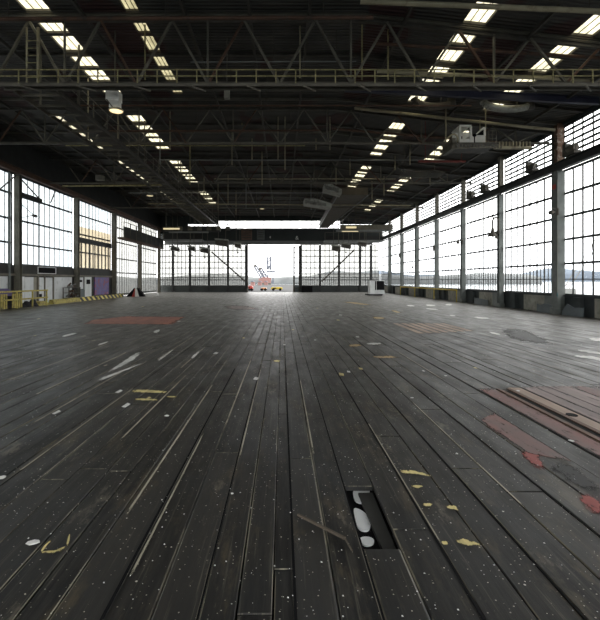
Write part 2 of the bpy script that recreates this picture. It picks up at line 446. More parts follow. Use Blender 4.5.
for key, (x0, x1) in bands.items():
    for gi, (g0, pt, n) in enumerate(groups):
        if (key == 'F' and gi == 0) or (key == 'B' and gi > 0): continue
        pl_ = place[gi] if key != 'F' else ['', 'nearest the camera', 'middle one', 'farthest from the camera'][gi]
        xm = (x0+x1)/2
        s = thing('skylight', ('dusty cream skylight group, ' if key != 'B' else 'dirty yellow skylight group, ')+(pl_+' in the '+strip_txt[key] if key != 'B' else 'alone in the inner left roof, above the cross catwalk'), 'skylight',
                  (xm, g0+n*pt/2, roof_z(xm)), 'skylight groups in the roof')
        fr, gl = MB(), MB()
        for k in range(n):
            a, b = g0+k*pt, g0+k*pt+pt*.88
            for t in (0, 1): fr.beam((x0+t*(x1-x0), a, roof_z(x0+t*(x1-x0))+.07), (x0+t*(x1-x0), b, roof_z(x0+t*(x1-x0))+.07), .04, .1)
            for t in (.33, .67):
                xx = x0+t*(x1-x0); fr.beam((xx, a, roof_z(xx)+.08), (xx, b, roof_z(xx)+.08), .02, .03)
            for yy in (a, b): fr.beam((x0, yy, roof_z(x0)+.07), (x1, yy, roof_z(x1)+.07), .04, .1)
            gl.add([(x0,a,roof_z(x0)+.11),(x1,a,roof_z(x1)+.11),(x1,b,roof_z(x1)+.11),(x0,b,roof_z(x0)+.11)], [(0,1,2,3)])
        fr.build('skylight_frame', M['steel'], s); gl.build('skylight_glass', M['g_sky_dim' if key in 'B' else 'g_sky'], s)

# roof beams (rafters) across the hall
def rafter(y, d=.11):
    m_ = MB()
    for p, q in (((XL+.1, y, roof_z(XL)-d/2-.01), (3, y, roof_z(3)-d/2-.01)), ((3, y, roof_z(3)-d/2-.01), (XR-.1, y, roof_z(XR)-d/2-.01))):
        m_.ibeam(p, q, .14, d, .02)
    return m_
ry = [14.6+1.4*.94+1.4*k for k in (0,2,4)]+[23.3,24.8]+[25.8+1.31+1.4*k for k in (0,1,3)]+[33.0,34.4]+[35.6+1.31+1.4*k for k in (0,2,4)]+[44.4,46.0,47.5]+[47.6+1.31+1.4*k for k in (1,3,5)]+[58.0,60.0,62.0,64.0]
for i, y in enumerate(ry):
    o = rafter(y).build('roof_beam', M['steel_mid' if i % 3 == 0 else 'steel'])
    tag(o, 'dark steel beam spanning the hall under the roof deck', 'roof beam', 'slim roof beams across the hall')
for i, x in enumerate([-17.2,-15.6,-11.6,-7.4,-3.6,-1.2,1.0,4.6,9.3,13.6]):
    m_ = MB(); m_.box(x-.05, x+.05, 14, YF-.3, roof_z(x)-.30, roof_z(x)-.16)
    m_.build('purlin', M['steel'], ceil)

# ------------------------------------------------------------------ roof trusses across the hall
def truss(y, label, zb, big):
    t = thing('roof_truss', label, 'roof truss', (-1.75, y, zb), 'deep roof trusses across the hall')
    off = lambda x: roof_z(x)-.28
    m_ = MB(); m_.ibeam((XL+.15, y, zb), (XR-.15, y, zb), .12, .12); m_.build('bottom_chord', M['steel_mid'], t)
    m_ = MB(); m_.ibeam((XL+.15, y, off(XL)), (3, y, off(3)), .14, .16); m_.ibeam((3, y, off(3)), (XR-.15, y, off(XR)), .14, .16)
    m_.build('top_chord', M['steel'], t)
    x = -.1-2.7*7; k = 0
    while x < XR-.3:
        for dx in (-1.35, 1.35):
            xx = x+dx
            if XL+.2 < xx < XR-.2 and x > XL+.2:
                m_ = MB(); m_.beam((x, y+.02*dx, zb), (xx, y+.02*dx, off(xx)), .085 if big else .07)
                m_.build('diagonal', M['steel_brown' if (k*7+int(dx > 0)*3) % 5 == 0 else 'steel_mid'], t)
        if XL+.2 < x < XR-.2 and k % 2 == 0:
            m_ = MB(); m_.beam((x, y, zb), (x, y, off(x)), .07); m_.build('vertical', M['steel_mid'], t)
        x += 2.7; k += 1
    return t
truss(15.85, 'deep steel roof truss directly above the nearest cross catwalk', 9.3, True)
truss(24.1, 'second steel roof truss from the camera, behind the floodlight', 9.75, False)
truss(34.0, 'third steel roof truss from the camera, mid hall', 9.75, False)
truss(45.6, 'fourth steel roof truss from the camera, before the far door header', 9.75, False)

# ------------------------------------------------------------------ catwalks
t = thing('catwalk', 'narrow olive railed catwalk crossing the whole hall under the roof', 'catwalk', (0, 15.3, 9.3))
m_ = MB(); m_.box(-10.35, XR-.3, 15.32, 15.62, 9.03, 9.06); m_.build('walk_deck', M['steel'], t)
m_ = MB(); m_.ibeam((-10.35,15.3,9.02), (XR-.3,15.3,9.02), .06, .12, .02); m_.ibeam((-10.35,15.64,9.02), (XR-.3,15.64,9.02), .06, .10, .02); m_.build('edge_beam', M['steel_mid'], t)
for zz in (9.32, 9.55):
    m_ = MB(); m_.tube((-10.35,15.28,zz), (XR-.3,15.28,zz), .022, 6); m_.build('handrail', M['olive'], t)
x = -10.3
while x < XR-.4:
    m_ = MB(); m_.beam((x,15.28,9.06), (x,15.28,9.56), .04); m_.build('post', M['olive'], t); x += .72
for i in range(12):
    xx = -9.5+i*2.05
    m_ = MB(); m_.beam((xx,15.2,8.93), (xx+.5,15.64,8.93), .05, .06); m_.build('bracket', M['steel_mid'], t)

t = thing('catwalk', 'long dark ladder-like catwalk running down the left side of the hall', 'catwalk', (-9.5, 35, 9.3))
m_ = MB(); m_.box(-9.35, -8.78, 16.2, 56, 9.30, 9.33); m_.build('walk_deck', M['steel'], t)
for xx in (-10.35, -8.7):
    m_ = MB(); m_.ibeam((xx,16.2,9.25), (xx,56,9.25), .10, .2, .02); m_.build('edge_beam', M['steel'], t)
for xx in (-8.7,):
    m_ = MB(); m_.tube((xx,16.2,10.15), (xx,56,10.15), .025, 6); m_.tube((xx,16.2,9.75), (xx,56,9.75), .018, 6); m_.build('handrail', M['steel_mid'], t)
    for i in range(27):
        yy = 16.4+1.5*i; m_ = MB(); m_.beam((xx,yy,9.4), (xx,yy,10.15), .04); m_.build('post', M['steel_mid'], t)
for i in range(39):
    yy = 16.6+1.0*i; m_ = MB(); m_.beam((-10.35,yy,9.2), (-8.7,yy,9.2), .06, .08); m_.build('cross_bar', M['steel_mid'], t)
for i in range(5):
    yy = 18+8.6*i; m_ = MB(); m_.beam((-10.35,yy,9.4), (-10.35,yy,roof_z(-10.35)-.02), .06); m_.beam((-8.7,yy,9.4), (-8.7,yy,roof_z(-8.7)-.02), .06); m_.build('hanger', M['steel_mid'], t)

# access ladder up from the cross catwalk
t = thing('access_ladder', 'short pale yellow access ladder standing on the cross catwalk at upper left', 'ladder', (-9.2, 15.47, 9.07))
for xx in (-9.4, -8.98):
    m_ = MB(); m_.beam((xx,15.47,9.07), (xx,15.47,11.2), .05 if xx < -9.2 else .08); m_.build('stile', M['cream'], t)
m_ = MB()
for i in range(6): m_.tube((-9.4,15.45,9.35+.27*i), (-8.98,15.45,9.35+.27*i), .015, 6)
m_.build('rung', M['olive'], t)

# ------------------------------------------------------------------ pipes and conduits under the roof
pipes = [
 ('long rust brown pipe across the top left of the roof space', 'steel_brown', (-11.0,14.3,10.78), (3.1,14.3,10.84), .065),
 ('thick cream pipe across the top right corner', 'cream', (2.6,13.9,11.12), (11.2,13.9,10.77), .085),
 ('red-brown sloping pipe crossing below the near right skylights', 'steel_brown', (3.6,16.5,11.2), (15.1,16.5,10.45), .06),
 ('cream sloping pipe level with the cross catwalk on the right', 'cream', (4.2,18.5,11.08), (14.2,18.5,10.68), .075),
 ('cream sloping pipe running to the rusty near right column', 'cream', (4.0,23.1,11.35), (15.0,23.1,10.15), .08),
 ('brown pipe passing behind the white crane cab', 'steel_brown', (3.0,25.0,10.9), (15.0,25.0,9.9), .07),
 ('thin rust brown pipe across the left roof at skylight height', 'steel_brown', (-12.0,24.0,10.4), (2.2,24.0,10.45), .05),
 ('thin pale conduit in the middle of the roof above the catwalk', 'header_l', (-3.7,17.0,10.72), (3.0,17.0,10.75), .02),
 ('dull cream pipe low over the left windows', 'olive', (-17.5,33.5,9.4), (-9.2,33.5,9.45), .07),
 ('pale conduit spanning mid hall beneath the third truss', 'cream', (-14,44.0,9.9), (13.5,44.0,9.7), .06),
 ('thin brown conduit crossing the roof just behind the near catwalk', 'steel_brown', (-10.5,20.0,10.2), (9,20.0,10.2), .035),
 ('thin olive conduit crossing the left roof behind the floodlight', 'olive', (-14,27.2,10.6), (1.5,27.2,10.6), .035),
 ('slim grey pipe crossing mid roof above the second truss', 'header_l', (-9,31.0,10.75), (12,31.0,10.75), .04),
 ('slim cream pipe crossing mid roof behind the second truss', 'cream', (-6,37.0,10.8), (10,37.0,10.8), .05),
 ('slim grey pipe crossing the roof in front of the third truss', 'header_l', (-15,41.0,10.4), (6,41.0,10.4), .05),
 ('long brown pipe crossing the roof before the far clerestory', 'steel_brown', (-16,50.0,10.6), (13,50.0,10.4), .07),
]
for lab, mat, p, q, r in pipes:
    m_ = MB(); m_.tube(p, q, r, 10)
    t = thing('roof_pipe', lab, 'pipe', ((p[0]+q[0])/2, p[1], p[2]))
    m_.build('pipe', M[mat], t, smooth=False)
    m_ = MB()
    for f in (.12,.5,.88):
        xx = p[0]+(q[0]-p[0])*f; zz = p[2]+(q[2]-p[2])*f
        m_.tube((xx,p[1],zz), (xx,p[1],roof_z(xx)), .012, 6)
    m_.build('hanger', M['steel'], t)
t = MB(); t.ibeam((3.0,20.0,11.05), (15.1,20.0,10.42), .2, .34, .03)
tag(t.build('blue_beam', M['bluedark']), 'dark blue steel beam sloping to the right under the skylights', 'beam')

# hanging rods
rods = [(88,60,140,21,'cream'),(170,95,150,25,'cream'),(190,120,185,31,'olive'),(262,120,185,33,'cream'),(330,95,150,26,'cream'),(350,120,175,34,'cream'),(410,110,165,29,'cream'),(430,150,185,36,'cream'),(246,170,208,44,'header_l'),(300,40,78,16.7,'cream'),(242,100,125,27,'olive'),(297,102,128,27,'header_l'),(252,105,160,30,'cream'),(278,90,160,26,'cream'),(285,110,170,26,'cream'),
        (316,110,150,30,'cream'),(362,5,80,16.6,'olive'),(388,30,80,16.7,'olive'),(145,18,80,16.6,'olive'),(160,110,165,30,'header_l'),
        (118,110,140,24,'cream'),(232,130,165,28.5,'cream'),(336,155,185,36,'cream'),(311,160,210,42,'header_l'),(395,150,170,32,'cream'),(480,108,130,24,'cream'),
        (228,160,205,40,'cream'),(236,165,215,46,'cream'),(218,160,210,44,'cream'),(204,150,200,40,'cream'),(372,165,200,40,'cream'),(384,160,196,38,'cream')]
for px, y0, y1, d, mt in rods:
    x = (px-VX)*d/F; z1 = roof_z(x); z0 = max(H+(VY-y1)*d/F, 8.6)
    m_ = MB(); m_.tube((x,d,z0), (x,d,z1), .03 if d < 30 else .045, 6)
    tag(m_.build('hanging_rod', M[mt]), 'slender vertical rod hanging down from the roof', 'rod', 'rods hanging from the roof')

# ------------------------------------------------------------------ right wall
YC = [23.4+6.1*k for k in range(-5, 7)]          # column centres, last at 60.0
mb = MB()
mb.box(XR+.12, XR+.4, YN, YF, 0, 1.0)                       # back of plinth
mb.box(XR-.02, XR+.4, YN, YF, 1.0, 1.08)                    # sill
mb.box(XR+.0, XR+.3, YN, YF, 10.42, 10.66)                  # fascia under the eaves
wr = struct(mb.build('wall_right', M['plinth_d']))
wallcols = [y for y in YC]+[YF]
for i, y in enumerate(YC):                                   # concrete infill panels and buttresses
    for a, b, mt in ((.5, 1.25, 'column'), (1.25, 3.5, 'plinth'), (4.4, 5.0, 'plinth_d')):
        m_ = MB(); m_.box(XR-.10 if mt != 'plinth' else XR-.02, XR+.12, y+a, y+b, .02, .98); m_.build('plinth_panel', M[mt], wr)
def win(name, loc): return struct_empty(name, loc)
nwin = 0
def right_window(y0, y1, near):
    global nwin
    nwin += 1
    w = win('window_%d' % nwin, (XR+.1, (y0+y1)/2, 1.08))
    a, b = y0+.15, y1-.15; X = XR+.12
    fr = MB()
    rows = [1.10, 2.80, 4.13, 5.40, 6.66, 7.93]
    for z in rows: fr.box(X-.05, X+.05, a, b, z-.06, z+.06)
    fr.box(X-.02, X+.02, a, b, 1.92, 1.97)
    n = 8
    for k in range(n+1):
        y = a+(b-a)*k/n; fr.box(X-.025, X+.025, y-.04, y+.04, 1.1, 7.93)
    for k in range(n):
        y = a+(b-a)*(k+.5)/n
        if y0 > 20: fr.box(X-.015, X+.015, y-.022, y+.022, 1.1, 2.8)
    fr.build('window_frame', M['frame'], w)
    g = MB(); g.add([(X,a,1.1),(X,b,1.1),(X,b,7.93),(X,a,7.93)], [(0,1,2,3)]); g.build('glass', M['g_right'], w)
    # upper band of narrow louvred panes
    fr = MB()
    for z in (8.52, 8.85, 9.15, 9.45, 9.8, 10.08, 10.36): fr.box(X-.05, X+.05, a, b, z-.045, z+.045)
    for k in range(9):
        y = a+(b-a)*k/8; fr.box(X-.02, X+.02, y-.035, y+.035, 8.5, 10.4)
    fr.build('clerestory_frame', M['frame'], w)
    g = MB(); g.add([(X,a,8.5),(X,b,8.5),(X,b,10.42),(X,a,10.42)], [(0,1,2,3)]); g.build('clerestory_glass', M['g_right'], w)
for i, (y0, y1) in enumerate(zip(wallcols[:-1], wallcols[1:])): right_window(y0, y1, False)

# columns on the right
for i, y in enumerate(YC):
    if y < 14: names = 'out'
    big = abs(y-23.4) < .1
    if y > 14:
        k = i-4
        lab = {True: 'wide grey column with teal edge, rusty top and small red sign, nearest on the right wall'}.get(big) or \
              ('grey-green steel column between the right windows, '+ORD[k-1]+' column from the near end') if y > 20 else 'grey steel column on the right wall just outside the picture'
    else:
        lab = 'grey steel column on the right wall behind the camera view'
    if y < 17: continue
    t = thing('steel_column', lab, 'column', (XR-.1, y, 0), 'steel columns along the right wall')
    w = .30 if big else .16
    X0, X1 = XR-.34, XR+.05
    m_ = MB()
    if big:
        m_.box(X0, X1, y-w, y+w*.7, .0, 7.94)
        m_.build('shaft', M['column'], t)
        m_ = MB(); m_.box(X0+.05, X1, y+w*.7, y+w*.7+.12, 1.0, 7.3); m_.box(X0-.03, X0+.0, y-w-.02, y-w+.04, 1.0, 7.3); m_.build('edge_strip', M['column_t'], t, 'teal edge strip')
        m_ = MB(); m_.box(X0-.05, X1-.0, y-w-.05, y+w+.02, 0, .35)
        for zz in (2.1, 3.6, 5.2): m_.box(X0-.02, X1, y-w-.02, y+w*.7+.02, zz, zz+.05)
        m_.build('base_plate', M['column'], t)
        m_ = MB(); m_.box(X0+.05, X1, y-.22, y+.05, 8.42, 10.55)
        for zz in (8.7,9.1,9.5,9.9,10.3): m_.box(X0, X0+.05, y-.24, y+.07, zz, zz+.07)
        m_.build('upper_shaft', M['column_r'], t, 'rusty upper column')
        m_ = MB(); m_.box(X0+.06, X1, y+.05, y+.25, 8.42, 10.55); m_.build('upper_flange', M['steel'], t)
        m_ = MB(); m_.box(X0-.03, X0-.01, y-.17, y+.09, 6.95, 7.2); m_.build('sign_plate', M['red'], t, 'small red sign plate')
        m_ = MB(); m_.tube((X0-.06,y-w-.06,1.2), (X0-.06,y-w-.06,7.4), .02, 6); m_.build('conduit', M['steel_mid'], t)
    else:
        m_.ibeam((XR-.16, y, 0), (XR-.16, y, 7.9), .34, .30, .03)
        m_.build('shaft', M['column'], t)
        m_ = MB(); m_.box(XR-.34, XR+.05, y-.2, y+.2, 0, .3); m_.build('base_plate', M['column'], t)
        m_ = MB(); m_.beam((XR-.14, y, 8.42), (XR-.14, y, 10.55), .28, .24); m_.build('upper_shaft', M['steel_mid'], t)
        if i % 2 == 0:
            m_ = MB(); m_.box(XR-.5, XR-.36, y-.1, y+.1, 4.8, 5.3); m_.build('junction_box', M['steel'], t)

t = thing('crane_rail_beam', 'long dark crane rail girder running along the right wall above the big windows', 'beam', (XR-.2, 30, 7.95))
m_ = MB(); m_.ibeam((XR-.22, 2, 8.17), (XR-.22, YF-.3, 8.17), .3, .44, .04); m_.build('girder', M['frame'], t)
m_ = MB(); m_.box(XR-.27, XR-.17, 2, YF-.3, 8.39, 8.46); m_.build('rail', M['steel_mid'], t)
# clutter on the rail beam
for lab, y, s in (('dark winch machinery sitting on the right rail girder past the wide column', 22.1, 1.0), ('dark motor unit on the right rail girder before the wide column', 25.6, .8),
                  ('small dark motor unit on the right rail girder, mid wall', 31.5, .9), ('dark bracket machinery on the right rail girder below the crane cab', 33.9, 1.0)):
    t = thing('rail_machinery', lab, 'machinery', (XR-.5, y, 8.47), 'machinery on the right rail girder')
    m_ = MB(); m_.box(XR-.45, XR-.08, y-.45*s, y+.45*s, 8.47, 8.62); m_.build('base_plate', M['steel'], t)
    m_ = MB(); m_.lathe((XR-.28, y-.35*s, 8.82), [(0,0),(.17*s,0),(.2*s,.1),(.2*s,.5*s),(.15*s,.6*s),(0,.6*s)], 14, 'y'); m_.build('motor', M['steel_mid'], t)
    m_ = MB(); m_.box(XR-.42, XR-.12, y+.25*s, y+.5*s, 8.6, 9.15); m_.beam((XR-.3,y-.4*s,8.9), (XR-.55,y-.7*s,8.55), .05); m_.build('gearbox', M['steel'], t)

# gooseneck lamps etc. on right columns
def gooseneck(y, z, label, s=1.0):
    t = thing('gooseneck_lamp', label, 'lamp', (XR-.4, y, z), None)
    x0 = XR-.36
    pts = [(x0, y-.1, z+.2)]
    for k in range(9):
        a = math.pi*k/8; pts.append((x0-.2*s+.2*s*math.cos(a), y-.15, z+1.0*s+.25*s*math.sin(a)))
    pts.append((x0-.4*s, y-.15, z+.55*s))
    m_ = MB(); m_.path(pts, .06, 8); m_.build('arm', M['steel'], t)
    m_ = MB(); m_.lathe((x0-.4*s, y-.15, z), [(.26*s,0),(.25*s,.06),(.12*s,.32*s),(.09*s,.5*s),(.05*s,.6*s),(0,.62*s)], 18); shd = m_.build('lamp_shade', M['steel'], t, smooth=True)
    m_ = MB(); m_.lathe((x0-.4*s, y-.15, z+.06), [(0,-.1*s),(.08*s,-.05*s),(.09*s,.05),(0,.12)], 12); m_.build('bulb', M['white2'], shd, smooth=True)
    m_ = MB(); m_.box(x0-.02, x0+.02, y-.22, y+.02, z+.1, z+.4); m_.build('wall_bracket', M['steel'], t)
gooseneck(29.5, 4.95, 'swan-neck lamp with dark bell shade on the second right wall column', 1.05)
def camera_bracket(y, z, label):
    t = thing('wall_fixture', label, 'lamp', (XR-.5, y, z))
    m_ = MB(); m_.box(XR-.40, XR-.36, y-.45, y-.25, z-.1, z+.3); m_.build('wall_plate', M['steel'], t)
    m_ = MB(); m_.tube((XR-.4,y-.35,z+.2), (XR-.75,y-.4,z+.3), .02, 6); m_.tube((XR-.45,y-.35,z+.05), (XR-.8,y-.4,z+.05), .015, 6); m_.build('arm', M['steel'], t)
    m_ = MB(); m_.lathe((XR-.75, y-.55, z+.05), [(0,0),(.09,0),(.12,.25),(0,.25)], 12, 'y'); m_.build('lamp_head', M['steel'], t)
camera_bracket(23.4, 5.55, 'small dark spotlight on a bracket at the wide right column')
camera_bracket(35.6, 5.0, 'small dark bracket fixture on the third right wall column')
camera_bracket(47.8, 3.3, 'small dark fixture with loose cable on a far right column')

# leaning sheets along the plinth
for lab, pts, x in (('blue-grey curved sheet leaning on the plinth left of the wide column', [(23.8,0),(25.2,0),(25.2,.5),(24.9,.42),(24.4,.55),(23.8,.5)], XR-.22),
                    ('blue-grey notched sheet leaning on the plinth right of the wide column', [(21.3,0),(22.95,0),(22.9,.25),(22.5,.62),(22.0,.45),(21.3,.5)], XR-.22),
                    ('blue-grey low sheet leaning on the plinth between second and third columns', [(31.2,0),(33.4,0),(33.4,.5),(31.2,.42)], XR-.22)):
    m_ = MB(); m_.prism_x(pts, x, x+.04)
    tag(m_.build('metal_sheet', M['sheet']), lab, 'sheet', 'metal sheets leaning along the right plinth')
# yellow guard rail
t = thing('guard_rail', 'yellow pipe guard rail in front of the right windows', 'railing', (XR-.5, 44, 0))
m_ = MB(); m_.tube((XR-.45,36.2,1.02), (XR-.45,53.4,1.02), .055, 8); m_.build('rail', M['yellow'], t)
for y in (36.2, 41.6, 47.6, 53.4):
    m_ = MB(); m_.tube((XR-.45,y,0), (XR-.45,y,1.08), .045, 8); m_.build('post', M['yellow'], t)

# ------------------------------------------------------------------ left wall
YL = [30+8.6*k for k in range(-4, 5)]             # -4.4 ... 64.4
mb = MB()
mb.box(XL-.4, XL-.15, YN, 47.4, 0, 2.25)
mb.box(XL-.4, XL-.05, YN, 47.4, 2.25, 2.98)
mb.box(XL-.4, XL-.1, YN, YF, 9.5, 9.72)
mb.box(XL-.4, XL-.1, YN, YF, 9.92, 12.01)
wl = struct(mb.build('wall_left', M['darkwall']))
m_ = MB()
y = 12.0
while y < YF-1: m_.box(XL-.3, XL-.14, y, y+.22, 9.7, 9.94); y += .75
m_.build('vent_slot_bars', M['darkwall'], wl)
m_ = MB(); m_.box(XL-.05, XL+.10, YN, 46.9, 2.20, 2.36); m_.build('ledge', M['steel_mid'], wl)
def left_window(y0, y1, kind):
    global nwin
    nwin += 1
    w = win('window_%d' % nwin, (XL-.2, (y0+y1)/2, 3.0))
    a, b = y0+.17, y1-.17; X = XL-.2
    fr = MB(); zlo = 3.0 if kind != 'low' else .1
    rows = [3.02, 4.55, 6.25, 8.05, 9.48]
    if kind == 'low': rows = [.25, 2.75, 4.4, 6.3, 8.0, 9.48]
    for z in rows: fr.box(X-.05, X+.05, a, b, z-.065, z+.065)
    n = 11
    for k in range(n+1):
        y = a+(b-a)*k/n; r = .06 if k in (0, 4, n) else .013
        fr.box(X-.03, X+.03, y-r, y+r, zlo, 9.48)
    if kind == 'cream': fr.box(X-.02, X+.08, a, b, 5.45, 5.95)
    if kind == 'plain': fr.box(X-.02, X+.10, a, a+3.3, 7.95, 8.35)
    fr.build('window_frame', M['frame'], w)
    g = MB()
    if kind == 'cream':
        g.add([(X,a,3.0),(X,b,3.0),(X,b,7.0),(X,a,7.0)], [(0,1,2,3)]); g.build('cream_glass', M['g_cream'], w, 'cream frosted glass')
        g = MB(); g.add([(X,a,7.0),(X,b,7.0),(X,b,9.5),(X,a,9.5)], [(0,1,2,3)]); g.build('glass', M['g_left'], w)
        m_ = MB()
        for k in range(9):
            y = a+(b-a)*(k+.3)/9; m_.box(X+.01, X+.03, y, y+.28, 3.0, 5.45)
        m_.build('inner_slats', M['beige'], w)
    else:
        g.add([(X,a,zlo),(X,b,zlo),(X,b,9.5),(X,a,9.5)], [(0,1,2,3)]); g.build('glass', M['g_far' if kind == 'low' else 'g_left'], w)
kinds = ['plain','plain','plain','plain','plain','cream','low','low']
for i, (y0, y1) in enumerate(zip(YL[:-1], YL[1:])):
    left_window(y0, y1, kinds[i])
# low bays have openings to floor: hide solid part by starting wall only to 47
# columns on the left
for i, y in enumerate(YL):
    if y < 20: continue
    k = i-4
    t = thing('steel_column', 'olive-grey steel column on the left wall, '+ORD[k]+' from the near end' if k >= 0 else 'olive-grey steel column on the left wall just outside the picture', 'column', (XL+.1, y, 0), 'steel columns along the left wall')
    m_ = MB(); m_.ibeam((XL+.14, y, 0), (XL+.14, y, 9.45), .40, .34, .03); m_.build('shaft', M['column_l'], t)
    m_ = MB(); m_.box(XL-.05, XL+.36, y-.22, y+.22, 0, .12); m_.build('base_plate', M['column_l'], t)
    if k == 0:
        for (dy, z1, ey, z2) in ((.2, 9.3, 3.0, 8.1), (-.2, 9.3, -2.6, 7.4), (4.3, 8.2, 5.1, 9.45)):
            m_ = MB(); m_.beam((XL+.1, y+dy, z1), (XL+.1, y+ey, z2), .07); m_.build('brace', M['steel'], t)
        m_ = MB(); m_.beam((XL+.1, y-.9, 0.1), (XL+.1, y-.9, 9.4), .12); m_.build('side_post', M['column'], t)
        m_ = MB(); m_.path([(XL+.3,y+.25,7.3),(XL+.5,y+1.3,6.75),(XL+.3,y+.3,6.4)], .025, 6); m_.lathe((XL+.5,y+1.2,6.7), [(0,0),(.09,0),(.12,.4),(0,.4)], 10, 'y'); m_.build('spotlight_bracket', M['steel'], t)
t = thing('crane_rail_beam', 'long dark crane rail girder running along the left wall above the windows', 'beam', (XL+.2, 30, 9.4))
m_ = MB(); m_.ibeam((XL+.2, 8, 9.68), (XL+.2, YF-.3, 9.68), .3, .40, .04); m_.build('girder', M['steel_brown'], t)
m_ = MB(); m_.box(XL+.15, XL+.25, 8, YF-.3, 9.88, 9.94); m_.build('rail', M['steel'], t)

# ground floor strip of the left wall: panels, doors, mural
def lw_y(px): return F*(-XL-.1)/(VX-px)          # depth of a point on the left wall seen in column px
def lpanel(name, p0, p1, z0, z1, mat, lab, cat, th=.06, parts=None, group=None):
    a, b = lw_y(p0), lw_y(p1)
    t = thing(name, lab, cat, (XL-.1, (a+b)/2, z0), group)
    m_ = MB(); m_.box(XL-.145, XL-.145+th, a, b, z0, z1); m_.build('panel', M[mat], t)
    return t, a, b
lpanel('wall_panel', 1, 13, .05, 2.15, 'white', 'white wall panel behind the yellow railing at the left picture edge', 'panel')
lpanel('wall_panel', 17.5, 27, .05, 2.15, 'white', 'white wall panel just right of the near left column', 'panel')
lpanel('wall_panel', 27.4, 36, .05, 2.12, 'white', 'plain white wall panel left of the white double door', 'panel')
lpanel('wall_panel', 36.3, 39, .05, 2.12, 'beige', 'narrow grey-beige wall panel beside the white double door', 'panel')
t, a, b = lpanel('wall_panel', 56.5, 74, .05, 2.15, 'white', 'white wall panel behind the heap of scrap', 'panel')
mbd = struct_empty('door_1', (XL-.1, (lw_y(40)+lw_y(55))/2, 0))
m_ = MB(); a, b = lw_y(40), lw_y(55); c = (a+b)/2-.2
m_.box(XL-.145, XL-.06, a+.1, c-.04, .05, 2.1); m_.box(XL-.145, XL-.06, c+.04, b-.1, .05, 2.1); leaf = m_.build('door_leaf', M['white'], mbd)
m_ = MB()
for yy in (a, c, b): m_.box(XL-.145, XL+.0, yy-.07, yy+.07, 0, 2.2)
m_.build('door_frame', M['steel_mid'], mbd)
m_ = MB(); m_.box(XL-.06, XL-.02, c-.7, c-.4, .5, .8); m_.box(XL-.06, XL-.02, c-.95, c-.75, 1.4, 1.5); m_.build('door_handle', M['black'], leaf)
t = thing('framed_board', 'black horizontal board in a white frame above the white double door', 'sign', (XL, (lw_y(39)+lw_y(57))/2, 2.4))
a, b = lw_y(39), lw_y(57.5)
m_ = MB(); m_.box(XL-.048, XL-.02, a, b, 2.42, 2.92); m_.build('board', M['black'], t)
m_ = MB(); m_.box(XL-.048, XL+.0, a, b, 2.40, 2.45); m_.box(XL-.048, XL+.0, a, b, 2.90, 2.95); m_.box(XL-.048, XL, a, a+.1, 2.4, 2.95); m_.box(XL-.048, XL, b-.1, b, 2.4, 2.95); m_.build('frame', M['white'], t)
t, a, b = lpanel('white_cabinet', 79.5, 84.5, 1.05, 2.15, 'white', 'white box with a small dark label on the wall past the second left column', 'cabinet', .12)
m_ = MB(); m_.box(XL-.025, XL-.005, a+.3, a+.75, 1.7, 1.9); m_.build('label_plate', M['black'], t)
lpanel('grey_cabinet', 79.5, 85.3, .25, 1.0, 'sheet', 'low grey cabinet under the white box on the left wall', 'cabinet', .2)
d2 = struct_empty('door_2', (XL-.1, lw_y(89.5), 0))
a, b = lw_y(86.5), lw_y(93)
m_ = MB(); m_.box(XL-.145, XL-.05, a, b, .1, 2.2); leaf = m_.build('door_leaf', M['white'], d2)
m_ = MB(); m_.box(XL-.05, XL-.03, a+.3, b-.3, 1.5, 1.95); m_.build('door_window', M['black'], leaf)
t, a, b = lpanel('mural_board', 96.5, 110.5, .35, 2.18, 'mural', 'mural board sprayed in purple, red and blue on the left wall', 'mural', .08)
# heap of scrap / bicycle-like rack at 62-73
a, b = lw_y(62), lw_y(73.5)
t = thing('scrap_rack', 'dark rack of tangled scrap in front of the white panel on the left', 'rack', (XL+.4, (a+b)/2, 0))
m_ = MB()
for yy in (a, (a+b)/2, b):
    for xx in (XL+.2, XL+.7): m_.beam((xx, yy, 0), (xx, yy, 1.25), .06)
for zz in (.35, .8, 1.25): m_.box(XL+.2, XL+.7, a, b, zz-.03, zz)
m_.build('frame', M['steel'], t)
for k in range(16):
    m_ = MB(); yy = a+.2+(b-a-.4)*random.random(); zz = random.choice([.36,.81,1.25])
    m_.tube((XL+.25, yy, zz+.1), (XL+.65, yy+random.uniform(-.4,.4), zz+.1+random.uniform(0,.28)), .05+.05*random.random(), 7); m_.build('scrap_piece', M[random.choice(['mud','steel','header_l','steel_brown'])], t)
# striped kerb
for p0, p1, mat, lab in ((54.5, 80, 'yellow_d', 'long faded yellow kerb barrier at the foot of the left wall'), (80.5, 98, 'stripe', 'black and yellow striped kerb barrier under the white door'),
                         (98.8, 124, 'stripe', 'black and yellow striped kerb barrier under the mural')):
    a, b = lw_y(p0)*.94, lw_y(p1)*.94
    m_ = MB(); m_.prism_y([(XL+.75,0),(XL+1.2,0),(XL+1.12,.36),(XL+.83,.36)], a, b)
    tag(m_.build('kerb_barrier', M[mat]), lab, 'barrier')
